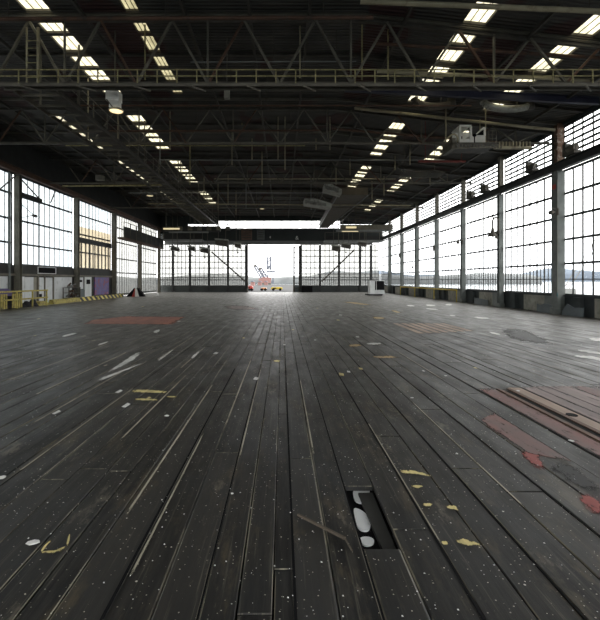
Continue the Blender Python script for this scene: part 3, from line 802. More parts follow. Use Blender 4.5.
# heap of rags
for k, (px, lab) in enumerate(((21, 'small dark heap of rags beside the yellow crate'), (27.5, 'dark lumpy heap of rags on the floor below the white panels'), (33.6, 'pointed dark heap of rags below the white panels'), )):
    yy = lw_y(px)*.95; m_ = MB(); n = 14; pr = []
    rr = random.Random(k)
    vs = [(XL+1, yy, .32+.1*k)]
    for ring, (r, z) in enumerate(((.25,.26+.06*k),(.5,.14),(.62,.01))):
        for j in range(n):
            q = r*(1+rr.uniform(-.2,.2)); vs.append((XL+1+q*.6*math.cos(2*math.pi*j/n), yy+q*.55*math.sin(2*math.pi*j/n), max(.006, z*(1+rr.uniform(-.3,.3)))))
    fs = [(0, 1+j, 1+(j+1) % n) for j in range(n)]
    for ring in (0, 1): fs += [(1+ring*n+j, 1+(ring+1)*n+j, 1+(ring+1)*n+(j+1) % n, 1+ring*n+(j+1) % n) for j in range(n)]
    m_.add(vs, fs); tag(m_.build('rag_heap', M['mud'], smooth=True), lab, 'rags')
yy = lw_y(39.5)*.95; m_ = MB(); m_.prism_x([(yy-.3,0),(yy+1.1,0),(yy+1.0,.16),(yy+.3,.34),(yy-.2,.3)], XL+.75, XL+1.2)
tag(m_.build('wooden_wedge', M['yellow_d']), 'yellowish low wedge block beside the rag heaps on the left', 'block')
# yellow railing and crates, left edge
y0, y1 = 24.5, 29.0
t = thing('safety_railing', 'yellow safety railing with boards at the left picture edge', 'railing', (XL+1.6, 27, 0))
for zz in (1.15, .62):
    m_ = MB(); m_.beam((XL+1.6,22,zz), (XL+1.6,31.2,zz), .05, .1); m_.build('rail', M['yellow_d'], t)
for k in range(6):
    m_ = MB(); m_.beam((XL+1.6,22.3+1.75*k,0), (XL+1.6,22.3+1.75*k,1.2), .08); m_.build('post', M['yellow_d'], t)
for yy, lab in ((24.9,'yellow slatted crate behind the railing, nearest the picture edge'), (26.4,'yellow slatted crate behind the railing with a purple tarp above'), (27.95,'yellow slatted crate right of the near left column')):
    t = thing('slatted_crate', lab, 'crate', (XL+1.0, yy, 0), 'yellow slatted crates')
    m_ = MB(); m_.box(XL+.7, XL+1.35, yy-.5, yy+.5, .08, .85); m_.build('crate_body', M['mud'], t)
    for k in range(5):
        m_ = MB(); m_.box(XL+1.36, XL+1.40, yy-.52+.225*k, yy-.52+.225*k+.14, .05, 1.0); m_.build('slat', M['yellow_d'], t)
m_ = MB(); m_.prism_x([(25.2,.87),(27.6,.87),(27.5,1.2),(27.1,1.35),(26.3,1.28),(25.8,1.42),(25.3,1.25)], XL+.65, XL+1.30)
tag(m_.build('folded_tarp', M['purple']), 'folded purple tarp lying on the yellow crate at far left', 'tarp')

# A-frame barricade at (136,293)
bx, by = floor_pt(136, 296.5); 
t = thing('barricade', 'red, white and black A-shaped barricade on the floor before the far left windows', 'barricade', (bx, by, 0))
m_ = MB(); m_.prism_y([(bx-1.0,0),(bx-.35,0),(bx+.05,.98),(bx-.08,1.0)], by-.35, by+.35); m_.build('black_side', M['black'], t, 'black side board')
m_ = MB(); m_.prism_y([(bx-.34,0),(bx+.02,0),(bx+.08,.9),(bx+.0,.95)], by-.42, by-.36); m_.build('red_board', M['red'], t, 'red board')
m_ = MB(); m_.prism_y([(bx+.02,0),(bx+.45,0),(bx+.22,1.0),(bx+.06,1.0)], by-.44, by-.36); m_.build('white_board', M['white2'], t, 'white board')
m_ = MB(); m_.prism_y([(bx+.5,0),(bx+1.05,0),(bx+.28,1.0),(bx+.2,.95)], by-.3, by+.35); m_.build('rear_board', M['black'], t, 'black rear board')

# ------------------------------------------------------------------ far wall
def fx(px): return (px-VX)*66.1/F
def fz(py): return H+(VY-py)*66.1/F
mb = MB(); Y0 = YF
mb.box(fx(158), XR+.3, Y0+.0, Y0+.3, fz(241), fz(228.5))
mb.prism_y([(XL-.3,10.1),(fx(188),10.1),(fx(188),10.72),(fx(218),10.72),(fx(218),11.25),(fx(340),11.25),(fx(340),10.72),(fx(372),10.72),(fx(372),10.1),(XR+.3,10.1),(XR+.3,10.63),(3,12.01),(XL-.3,12.01)], Y0, Y0+.3)
mb.box(XL-.3, fx(158), Y0, Y0+.3, 7.4, 10.2)
mb.box(XL-.3, fx(172), Y0, Y0+.3, 9.2, 10.3)
mb.box(XL-.3, fx(247), Y0-.0, Y0+.3, 0, 1.0)
mb.box(fx(301), XR+.3, Y0-.0, Y0+.3, 0, 1.0)
wf = struct(mb.build('wall_far', M['header']))
# back wall behind the camera
mb = MB(); mb.box(XL-.3, XR+.3, YN-.3, YN, 0, 1.2); mb.prism_y([(XL-.3,10.3),(XR+.3,10.3),(XR+.3,10.63),(3,12.01),(XL-.3,12.01)], YN-.3, YN)
for k in range(7): mb.box(XL-.3+k*5.78, XL+.1+k*5.78, YN-.3, YN, 1.2, 10.3)
struct(mb.build('wall_back', M['darkwall']))
for k in range(6):  # added windows, out of view, to light the steel and cab from the front
    nwin += 1
    x0, x1 = XL+.1+k*5.78, XL-.3+(k+1)*5.78
    fill_win = win('window_%d' % nwin, ((x0+x1)/2, YN-.15, 1.2)); fr = MB()
    for q in range(8): fr.box(x0, x1, YN-.2, YN-.1, 1.2+q*1.29, 1.27+q*1.29)
    for q in range(5): fr.box(x0+q*(x1-x0)/4-.03, x0+q*(x1-x0)/4+.03, YN-.18, YN-.12, 1.2, 10.3)
    fr.build('window_frame', M['frame'], fill_win)  # frame of the added, unseen window
    g = MB(); g.add([(x0,YN-.15,1.2),(x1,YN-.15,1.2),(x1,YN-.15,10.3),(x0,YN-.15,10.3)], [(0,1,2,3)]); g.build('glass', M['g_right'], fill_win)
fcols = [158, 173, 190, 209, 228, 246]
fcolr = [301, 320, 339, 360, 371, 379.5]
def far_window(p0, p1, z0, z1, nx, rows, mat):
    global nwin
    nwin += 1
    a, b = fx(p0)+.12, fx(p1)-.12; Y = Y0+.15
    w = win('window_%d' % nwin, ((a+b)/2, Y, z0))
    fr = MB()
    for k in range(rows+1):
        z = z0+(z1-z0)*k/rows; fr.box(a, b, Y-.04, Y+.04, z-.055, z+.055)
    for k in range(nx+1):
        x = a+(b-a)*k/nx; fr.box(x-.04, x+.04, Y-.03, Y+.03, z0, z1)
    if z0 < 2: fr.box(a, b, Y-.03, Y+.03, 2.27, 2.36); [fr.box(a+(b-a)*(k+.5)/nx-.03, a+(b-a)*(k+.5)/nx+.03, Y-.02, Y+.02, z0, 2.3) for k in range(nx)]
    fr.build('window_frame', M['frame'], w)
    g = MB(); g.add([(a,Y,z0),(b,Y,z0),(b,Y,z1),(a,Y,z1)], [(0,1,2,3)]); g.build('glass', M[mat], w)
for a, b in zip(fcols[:-1], fcols[1:]): far_window(a, b, 1.0, 7.5, 4, 7, 'g_far')
for a, b in zip(fcolr[:-1], fcolr[1:]): far_window(a, b, 1.0, 7.5, 4 if b-a > 15 else 2, 7, 'g_far')
ups = [188, 218, 245, 300, 318, 340, 372]
for a, b in zip(ups[:-1], ups[1:]): far_window(a, b, 10.1, 10.72 if a in (188, 340) else 11.25, 3, 1 if a in (188, 340) else 2, 'g_right')
for side, cols in (('left', fcols[1:]), ('right', fcolr[:-1])):
    for k, p in enumerate(cols):
        t = thing('steel_column', 'slim dark steel column in the far wall, %s of %s of the open doorway' % (ORD[k if side == 'right' else len(cols)-1-k]+' one', 'right side' if side == 'right' else 'left side'), 'column', (fx(p), Y0-.1, 0), 'steel columns in the far wall')
        t['label'] = 'slim dark steel column in the far wall, %s one to the %s of the doorway' % (ORD[k if side == 'right' else len(cols)-1-k], side)
        m_ = MB(); m_.ibeam((fx(p), Y0-.12, 0), (fx(p), Y0-.12, 7.4), .30, .24, .04); m_.build('shaft', M['frame'], t)
        m_ = MB(); m_.box(fx(p)-.2, fx(p)+.2, Y0-.28, Y0-.0, 0, .1); m_.build('base_plate', M['frame'], t)
t = thing('header_beam', 'pale grey steel header beam over the far doorway and windows', 'beam', (0, Y0-.3, 7.4))
m_ = MB(); m_.ibeam((fx(165), Y0-.35, 7.75), (fx(372), Y0-.35, 7.75), .4, .55, .05); m_.build('girder', M['header_l'], t)
m_ = MB(); m_.box(fx(165), fx(372), Y0-.18, Y0-.12, 7.45, 8.0); m_.build('web_plate', M['header_l'], t)
# letters on the header
def text_mark(ch, px, py, size, lab):
    cu = bpy.data.curves.new('header_mark', 'FONT'); cu.body = ch; cu.size = size; cu.extrude = .01; cu.align_x = 'CENTER'; cu.align_y = 'CENTER'
    o = bpy.data.objects.new('header_mark', cu); COL.objects.link(o)
    o.rotation_euler = (math.pi/2, 0, 0); cu.materials.append(M['white2'])
    o.parent = wf
    o.location = Vector((fx(px), Y0-.02, fz(py)))-wf.location; o['label'] = lab
text_mark('4', 270.2, 237.3, .55, 'small pale painted numeral')
text_mark('&', 297, 238, .85, 'pale painted ampersand-like mark')
# boxes on header
for p0, p1, z0, z1, mt, lab in ((241.5, 252, 229, 240, 'rust_box', 'brown rusty box mounted on the dark door header'), (257, 264.5, 229.5, 239.5, 'column', 'grey ribbed box mounted on the dark door header')):
    t = thing('header_box', lab, 'box', (fx((p0+p1)/2), Y0-.2, fz(z1)))
    m_ = MB(); m_.box(fx(p0), fx(p1), Y0-.35, Y0-.005, fz(z1), fz(z0)); m_.build('housing', M[mt], t)
    m_ = MB()
    for k in range(4): m_.box(fx(p0)+.15, fx(p1)-.15, Y0-.37, Y0-.35, fz(z1)+.3+.35*k, fz(z1)+.42+.35*k)
    m_.build('ribs', M['steel'], t)
# sliding-gate ladder frame right of the opening
t = thing('ladder_frame', 'narrow ladder-like steel gate frame at right side of the open doorway', 'gate', (fx(297), Y0, 0))
m_ = MB()
for xx in (fx(294), fx(299.6)): m_.beam((xx, Y0+.1, 0), (xx, Y0+.1, 7.3), .28)
m_.build('stile', M['steel'], t)
for k in range(9):
    m_ = MB(); m_.beam((fx(294), Y0+.1, .6+.8*k), (fx(299.6), Y0+.1, .6+.8*k), .11); m_.build('rung', M['steel'], t)
m_ = MB(); m_.box(fx(294), fx(299.6), Y0+.06, Y0+.14, 0, 1.1); m_.build('kick_plate', M['sheet'], t)
struct_empty('door_3', (fx(270), Y0, 0))
d3 = bpy.data.objects['door_3']
m_ = MB(); m_.box(fx(246), fx(248), Y0-.1, Y0+.4, 0, 7.45); m_.box(fx(300.4), fx(301.6), Y0+.0, Y0+.4, 0, 7.45); m_.build('door_frame', M['steel'], d3)
m_ = MB(); m_.box(fx(246), fx(301), Y0+.02, Y0+.4, -.08, -.01); m_.build('door_sill', M['quay'], d3)
for (a, za, b, zb, lab) in ((212, 252, 245.5, 281.5, 'long dark diagonal brace left of the far doorway'), (354, 250, 321.5, 281.5, 'long dark diagonal brace right of the far doorway')):
    m_ = MB(); m_.beam((fx(a), Y0-.38, fz(za)), (fx(b), Y0-.38, fz(zb)), .2); tag(m_.build('diagonal_brace', M['steel']), lab, 'brace')
m_ = MB(); m_.box(fx(301.5), fx(312), Y0-1.0, Y0-.4, 0, .98); tag(m_.build('dark_bin', M['black']), 'low black bin at the foot of the far wall right of the doorway', 'bin')

# ------------------------------------------------------------------ galleries at the far end
def gallery(name, lab, x0, x1, y0, y1, z, zt, mat):
    t = thing(name, lab, 'gallery', ((x0+x1)/2, (y0+y1)/2, z))
    m_ = MB(); m_.box(x0, x1, y0, y1, z, z+.22); m_.build('deck', M['steel_brown' if 'left wall' in lab else 'header_l'], t)
    m_ = MB(); m_.box(x0, x1, y0, y0+.05, z+.22, z+zt) if x1-x0 > y1-y0 else m_.box(x1-.05, x1, y0, y1, z+.22, z+zt); m_.build('parapet_sheet', M[mat], t)
    m_ = MB()
    if x1-x0 > y1-y0:
        k = x0
        while k < x1: m_.beam((k, y0-.03, z), (k, y0-.03, z+zt+.5), .07); k += 2
        m_.beam((x0,y0-.03,z+zt+.5), (x1,y0-.03,z+zt+.5), .06)
    else:
        k = y0
        while k < y1: m_.beam((x1+.03, k, z), (x1+.03, k, z+zt+.5), .07); k += 2
        m_.beam((x1+.03,y0,z+zt+.5), (x1+.03,y1,z+zt+.5), .06)
    m_.build('railing', M['steel_mid'], t)
    return t
gallery('gallery_walkway', 'dark gallery walkway with sheeted parapet along the far left wall', XL+.4, XL+1.1, 47.5, 63.5, 6.55, 1.45, 'darkwall')
gallery('gallery_walkway', 'grey gallery walkway across the far wall on the left', XL+1.4, fx(206), 62.5, 64.6, 7.75, 1.0, 'darkwall')
gallery('gallery_walkway', 'grey gallery walkway across the far wall on the right', fx(322), XR-.6, 61.5, 64.3, 7.55, .8, 'darkwall')
# hoist units hanging from galleries
hoists = [(205,252,60.5,1.5,.8,'dark hoist unit with a pale hood under the far left gallery'),(192,250,61,1.2,.6,'dark tilted hoist unit second from the left under the far gallery'),
          (222,245,60,2.2,1.1,'dark boxy hoist just left of the far doorway header'),(238,247,60,1.1,.7,'small ragged hoist beside the left door post'),
          (175,250,61,1.4,.5,'small hoist under the far left gallery nearest the corner'),
          (336,250,59,1.4,.8,'dark hoist under the far right gallery nearest the doorway'),(346,247,60,1.6,.6,'dark hoist under the middle of the far right gallery'),(362,245,60,1.4,.6,'dark hoist under the far right gallery near the corner')]
for px, py, d, w, h, lab in hoists:
    w *= .8; h *= .6; 
    x = (px-VX)*d/F; z = H+(VY-py)*d/F
    t = thing('hoist_unit', lab, 'hoist', (x, d, z))
    m_ = MB(); m_.prism_y([(x-w/2, z), (x+w/2, z-.25), (x+w/2, z+h-.1), (x-w/2, z+h)], d-.5, d+.5); m_.build('hoist_body', M['steel'], t)
    m_ = MB(); m_.prism_y([(x-w/2-.1, z+h+.08), (x+w/2, z+h-.2+.1), (x+w/2, z+h+.1), (x-w/2-.1, z+h+.26)], d-.7, d+.3); m_.build('hood', M['pcloth'], t)
    m_ = MB(); m_.tube((x, d, z-.1), (x, d, z-.7), .03, 6); m_.lathe((x, d, z-.9), [(0,0),(.08,.02),(.1,.12),(.05,.22),(0,.22)], 10); m_.build('hook', M['steel'], t)
    m_ = MB(); m_.tube((x-w*.3, d, z+h*.8), (x-w*.3, d, roof_z(x)-.01), .035, 6); m_.tube((x+w*.3, d, z+h*.8), (x+w*.3, d, roof_z(x)-.01), .035, 6); m_.build('hanger', M['steel_mid'], t)
# overhead crane bridge at far end
t = thing('crane_bridge', 'dark overhead crane bridge girder on the left in front of the far gallery', 'crane', (-11, 58, 8.6))
m_ = MB(); m_.box(XL+2.5, fx(228), 57.6, 58.2, 8.55, 9.3); m_.build('girder', M['darkwall'], t)
m_ = MB(); m_.box(XL+3.5, fx(218), 57.5, 57.58, 8.35, 8.55); m_.build('bottom_flange', M['header_l'], t)
for k in range(7):
    m_ = MB(); m_.box(-15.5+k*1.3, -14.9+k*1.3, 57.4, 57.58, 8.7, 9.2); m_.build('panel_box', M['steel_mid'], t)
m_ = MB(); m_.box(-16.2,-14.0,57.3,57.39,8.8,9.0); m_.build('glow_strip', M['tube'], t, 'glowing strip in place of a window slot')  # added emissive box imitating daylight through a header window slot, not a lamp
for xx in (XL+3, -12, fx(226)):
    m_ = MB(); m_.tube((xx, 57.9, 9.25), (xx, 57.9, roof_z(xx)-.01), .05, 6); m_.build('hanger', M['steel_mid'], t)
t = thing('crane_bridge', 'grey overhead crane bridge girder on the right in front of the far gallery', 'crane', (9, 57, 8.6))
m_ = MB(); m_.box(fx(332), XR-.6, 56.6, 57.2, 8.7, 9.35); m_.build('girder', M['steel_mid'], t)
m_ = MB(); m_.ibeam((fx(328),56.3,8.5), (XR-.6,56.3,8.5), .3, .2, .03); m_.build('bottom_flange', M['header_l'], t)
m_ = MB(); m_.box(8.6, 10.0, 56.4, 56.5, 8.85, 9.1); m_.box(8.0,10.2,56.1,56.2,8.35,8.44); m_.build('glow_strip', M['tube'], t, 'glowing strip in place of a window slot')  # made-up glowing boxes stand in for the bright window slot on this side
for xx in (fx(334), 10, XR-1):
    m_ = MB(); m_.tube((xx, 56.9, 9.3), (xx, 56.9, roof_z(xx)-.01), .05, 6); m_.build('hanger', M['steel_mid'], t)

# slanted brown duct and hanging vent boxes (centre right)
t = thing('air_duct', 'long brown boxy duct slanting down towards the far doorway, right of centre', 'duct', (6.5, 50, 9.5))
m_ = MB()
vs = [(5.3,40,10.0),(8.2,40,10.0),(6.3,58.5,9.2),(5.2,58.5,9.2)]
m_.add([(x,y,z) for x,y,z in vs]+[(x,y,z+.7) for x,y,z in vs], [(0,1,2,3)[::-1],(4,5,6,7),(0,1,5,4),(1,2,6,5),(2,3,7,6),(3,0,4,7)]); m_.build('duct_body', M['duct'], t)
m_ = MB(); m_.beam((5.3,40,9.97), (5.2,58.5,9.17), .08, .1); m_.beam((8.2,40,9.97), (6.3,58.5,9.17), .08, .1); m_.build('edge_trim', M['header_l'], t)
m_ = MB()
for y_, x_ in ((42,6.5),(50,6.2),(56,5.8)): m_.tube((x_,y_,10.2), (x_,y_,roof_z(x_)-.01), .03, 6)
m_.build('hanger', M['steel_mid'], t)
for px, py, d, w, h, lab in ((333,192,36,1.5,.9,'pale grey tilted vent box hanging right of centre, upper of three'),(318,206,40,2.6,.9,'grey tilted vent box hanging right of centre, lowest of three'),(322,184,37,1.4,1.5,'dark grey tilted vent box hanging right of centre, behind the other two')):
    x = (px-VX)*d/F; z = H+(VY-py)*d/F
    t = thing('vent_box', lab, 'vent', (x, d, z))
    m_ = MB(); m_.prism_y([(x-w/2, z+.25), (x+w/2, z-.15), (x+w/2, z-.15+h*.45), (x-w*.1, z+h*.8), (x-w/2, z+h*.8)], d, d+1.6); m_.build('vent_body', M['duct' if 'dark' in lab else 'pcloth'], t)
    m_ = MB()
    for k in range(4): m_.beam((x-w/2+.1, d-.02, z+.32+.07*k), (x+w*.3, d-.02, z+.02+.07*k), .03)
    m_.build('louvres', M['steel'], t)
    m_ = MB(); m_.tube((x, d+.8, z+.3), (x, d+.8, roof_z(x)-.01), .03, 6); m_.build('hanger', M['steel_mid'], t)
# big curved ducts near the outer right skylights
for lab, c, rx in (('big curved grey duct bend under the outer right skylights', (11.3, 20.9, 10.62), 1.0), ('dim curved duct bend under the inner right skylights', (7.6, 20.9, 10.75), .8)):
    t = thing('duct_bend', lab, 'duct', c)
    m_ = MB(); pts = []
    for k in range(9):
        a = math.pi*(1.0+k/8*.8); pts.append((c[0]+rx*1.3*math.cos(a), c[1], c[2]+.42*math.sin(a)+.2))
    m_.path(pts, .17, 12); m_.build('duct_pipe', M['pcloth' if 'big' in lab else 'duct'], t, smooth=False)
    m_ = MB(); e = pts[-1]; m_.lathe((e[0], e[1]-.0, e[2]-.22), [(.0,0),(.16,0),(.2,.1),(.2,.5),(.14,.6),(0,.6)], 14); m_.build('end_cap', M['steel'], t)
    m_ = MB(); m_.tube((pts[2][0], c[1], pts[2][2]), (pts[2][0], c[1], roof_z(pts[2][0])), .02, 6); m_.tube((pts[6][0], c[1], pts[6][2]), (pts[6][0], c[1], roof_z(pts[6][0])), .02, 6); m_.build('hanger', M['steel'], t)

# ------------------------------------------------------------------ crane cab on its platform (right)
Yc_ = 22.4; S_ = F/Yc_
cx = lambda px: (px-VX)/S_
cz = lambda py: H+(VY-py)/S_
t = thing('crane_cab', 'white crane operator cab on a ribbed platform hanging under the right roof', 'crane cab', (cx(472), Yc_, cz(147)))
m_ = MB(); m_.box(cx(448), cx(494), Yc_-.5, Yc_+1.1, cz(147.2), cz(145.4)); m_.build('platform_deck', M['steel'], t)
m_ = MB()
for k in range(17): m_.beam((cx(449.5)+k*.155, Yc_-.52, cz(147.4)), (cx(449.5)+k*.155, Yc_-.52, cz(151.5)), .05, .04)
m_.beam((cx(448), Yc_-.52, cz(151.5)), (cx(493), Yc_-.52, cz(150)), .06, .07); m_.box(cx(448),cx(452),Yc_-.5,Yc_+.8,cz(151.5),cz(141)); m_.build('platform_ribs', M['steel_mid'], t)
m_ = MB()
m_.beam((cx(456.7),Yc_-.4,cz(145.4)), (cx(456.7),Yc_-.4,cz(129.5)), .1, .1); m_.beam((cx(467.3),Yc_-.4,cz(145.4)), (cx(467.3),Yc_-.4,cz(129.5)), .1, .1)
m_.beam((cx(456.3),Yc_-.4,cz(128.8)), (cx(467.7),Yc_-.4,cz(128.8)), .09, .1); m_.box(cx(456.5),cx(467.5),Yc_-.4,Yc_-.36,cz(145.4),cz(141.5))
m_.box(cx(457),cx(475),Yc_+.6,Yc_+.66,cz(145.4),cz(128.5)); m_.box(cx(456.3),cx(467.7),Yc_-.4,Yc_+.66,cz(128.6),cz(127.9)); m_.build('cab_frame', M['white2'], t, 'white cab frame')
m_ = MB(); m_.box(cx(460),cx(464.5),Yc_-.1,Yc_+.3,cz(145),cz(140)); m_.box(cx(461),cx(464),Yc_+.2,Yc_+.3,cz(140),cz(135)); m_.build('seat', M['black'], t)
m_ = MB(); m_.box(cx(467.8),cx(483.5),Yc_-.2,Yc_+.7,cz(145.4),cz(137)); m_.prism_y([(cx(472),cz(137)),(cx(484),cz(137)),(cx(484),cz(129)),(cx(482),cz(128.2))], Yc_-.2, Yc_-.1); cbd = m_.build('cab_body', M['white2'], t)
m_ = MB(); m_.prism_y([(cx(474),cz(136.5)),(cx(481.5),cz(136.5)),(cx(481.5),cz(131))], Yc_-.24, Yc_-.21); m_.build('cab_window', M['black'], cbd)
m_ = MB(); m_.tube((cx(471.5),Yc_-.35,cz(145)), (cx(471.5),Yc_-.35,cz(138)), .03, 6); m_.lathe((cx(471.5),Yc_-.35,cz(139)), [(0,0),(.09,.03),(.09,.12),(0,.16)], 10); m_.build('control_lever', M['black'], t)
m_ = MB(); m_.path([(cx(441),Yc_-.4,cz(144)),(cx(449),Yc_-.4,cz(137)),(cx(452),Yc_-.4,cz(136.5)),(cx(454),Yc_-.4,cz(139)),(cx(454.5),Yc_-.4,cz(145))], .045, 8); m_.build('handrail', M['cream'], t)
m_ = MB()
for px in (484.5, 488.5, 492.5): m_.tube((cx(px),Yc_-.4,cz(145)), (cx(px),Yc_-.4,cz(133)), .015, 6)
for py in (133.5,137,141): m_.tube((cx(484.5),Yc_-.4,cz(py)), (cx(492.5),Yc_-.4,cz(py)), .012, 6)
m_.build('cage_rail', M['steel_mid'], t)
m_ = MB(); m_.tube((cx(485.5),Yc_,cz(145)), (cx(485.5),Yc_,roof_z(cx(485))-.01), .03, 6); m_.tube((cx(449.5),Yc_+.5,cz(145)), (cx(449.5),Yc_+.5,roof_z(cx(449))-.01), .04, 6); m_.build('hanger', M['cream'], t)
t = thing('ribbed_beam', 'cream ribbed beam reaching out to the right of the white crane cab', 'beam', (cx(515), Yc_, cz(148)))
m_ = MB(); m_.box(cx(494.4), cx(531), Yc_-.1, Yc_+.1, cz(149), cz(146.8)); m_.build('lower_flange', M['cream'], t)
m_ = MB(); m_.box(cx(494.4), cx(531), Yc_+.0, Yc_+.04, cz(146.8), cz(142)); m_.build('web', M['steel_mid'], t)
m_ = MB()
for k in range(11): m_.box(cx(495)+k*.18, cx(495)+k*.18+.05, Yc_-.1, Yc_, cz(146.8), cz(142))
m_.build('ribs', M['cream'], t)
m_ = MB(); m_.box(cx(432), cx(484), Yc_+2.2, Yc_+2.35, H+(VY-162.3)*(Yc_+2.2)/F, H+(VY-160.3)*(Yc_+2.2)/F); m_.tube((cx(440),Yc_+2.3,H+(VY-161)*(Yc_+2.2)/F+.02), (cx(440),Yc_+2.3,roof_z(cx(440))-.01), .02, 6)
m_.tube((cx(480),Yc_+2.3,H+(VY-161)*(Yc_+2.2)/F+.02), (cx(480),Yc_+2.3,roof_z(cx(480))-.01), .02, 6)
tag(m_.build('red_beam', M['redbrown']), 'slim dark red beam hanging just below the crane cab', 'beam')
t = thing('ribbed_tray', 'dark ribbed cable tray below and behind the crane cab', 'tray', (9.5, 27.5, 8.9))
m_ = MB(); m_.box(cx(432), cx(478), 27.4, 28.9, 8.98, 9.04); m_.build('tray_deck', M['steel'], t)
m_ = MB()
for k in range(20): m_.box(cx(433)+k*.135, cx(433)+k*.135+.05, 27.38, 28.9, 8.9, 8.97)
m_.build('ribs', M['steel_mid'], t)
m_ = MB()
for px in (436, 474): m_.tube((cx(px),28.2,9.04), (cx(px),28.2,roof_z(cx(px))-.01), .02, 6)
m_.build('hanger', M['steel'], t)

# ------------------------------------------------------------------ lit floodlight and small lamps
d = 17.0; s = F/d; lx = (115-VX)/s
t = thing('floodlight', 'grey high-bay floodlight with a warm glowing rim hanging at upper left', 'lamp', (lx, d, H+(VY-112)/s))
z = H+(VY-112)/s
m_ = MB(); m_.lathe((lx+.05, d, z+.0), [(.27,.02),(.29,.07),(.25,.12),(.2,.14)], 22); rim = m_.build('reflector_rim', M['cream'], t, smooth=True)
m_ = MB(); m_.lathe((lx+.05, d, z+.03), [(0,.03),(.24,.0),(.255,.03)], 22); m_.build('lens', M['bulb'], rim, 'warm glowing lens')
m_ = MB(); m_.box(lx-.3, lx+.22, d-.2, d+.2, z+.42, z+.78); m_.box(lx-.18, lx+.2, d-.16, d+.16, z+.14, z+.42); m_.box(lx-.26,lx-.1,d-.22,d+.22,z+.78,z+.86); m_.build('ballast_housing', M['white2'], t)
m_ = MB(); m_.beam((lx-.25, d-.22, z+.42), (lx-.02, d-.2, z+.12), .04); m_.tube((lx, d, z+.78), (lx, d, roof_z(lx)-.01), .03, 8); m_.build('bracket', M['steel_mid'], t)
small = [(398,165,38,'small lit lamp high in the right roof below the skylights'),(262,209,57,'small pale lamp over the far doorway'),(150,196,40,'small yellowish lamp low on the left roof'),(100,178,36,'small grey square lamp hanging over the left windows'),(227,94,17.5,'small tan box lamp hanging under the cross catwalk')]
for px, py, d, lab in small:
    s = F/d; x = (px-VX)/s; z = H+(VY-py)/s
    t = thing('roof_lamp', lab, 'lamp', (x, d, z))
    if 'box' in lab or 'square' in lab:
        m_ = MB(); m_.box(x-.11, x+.11, d-.1, d+.1, z-.2, z+.2) if 'box' in lab else m_.box(x-.3, x+.3, d-.25, d+.25, z-.2, z+.2); m_.build('lamp_housing', M['beige'], t)
    else:
        m_ = MB(); m_.lathe((x, d, z), [(.34,0),(.3,.1),(.12,.25),(0,.3)], 16); shd = m_.build('lamp_shade', M['header_l'], t, smooth=True)
        m_ = MB(); m_.lathe((x, d, z+.02), [(0,0),(.3,0)], 16); m_.build('lens', M['tube'], shd, 'lit lens')
    m_ = MB(); m_.tube((x, d, z+.15), (x, d, roof_z(x)-.01), .02, 6); m_.build('stem', M['steel_mid'], t)

# ------------------------------------------------------------------ white kiosk / cart at the far right
kx, ky = floor_pt(377, 295.6)
kk = F/ky
t = thing('utility_cart', 'white utility cart with a black window standing near the far right corner', 'cart', (kx, ky, 0))
X_ = lambda px: (px-VX)/kk
Z_ = lambda py: H+(VY-py)/kk
m_ = MB(); m_.box(X_(370), X_(375), ky, ky+1.2, .18, Z_(281)); m_.build('side_cabinet', M['white'], t)
m_ = MB(); m_.box(X_(375), X_(384.6), ky, ky+1.2, .18, Z_(290)); m_.build('lower_body', M['white'], t)
m_ = MB(); m_.box(X_(374.6), X_(384.2), ky+.08, ky+1.15, Z_(290), Z_(281)); m_.build('window_panel', M['black'], t, 'black window panel')
m_ = MB(); m_.box(X_(370), X_(384.6), ky-.02, ky+1.22, Z_(281), Z_(280.5)); m_.box(X_(376.2), X_(376.6), ky, ky+.1, Z_(290), Z_(281)); m_.build('top_trim', M['white'], t)
m_ = MB(); m_.box(X_(366.5), X_(382), ky-.3, ky+1.0, .05, .18); m_.build('base_pallet', M['black'], t)
for xx in (X_(369), X_(381)):
    for yy in (ky-.1, ky+.9):
        m_ = MB(); m_.tube((xx-.03, yy, .055), (xx+.03, yy, .055), .055, 10); m_.build('wheel', M['black'], t)

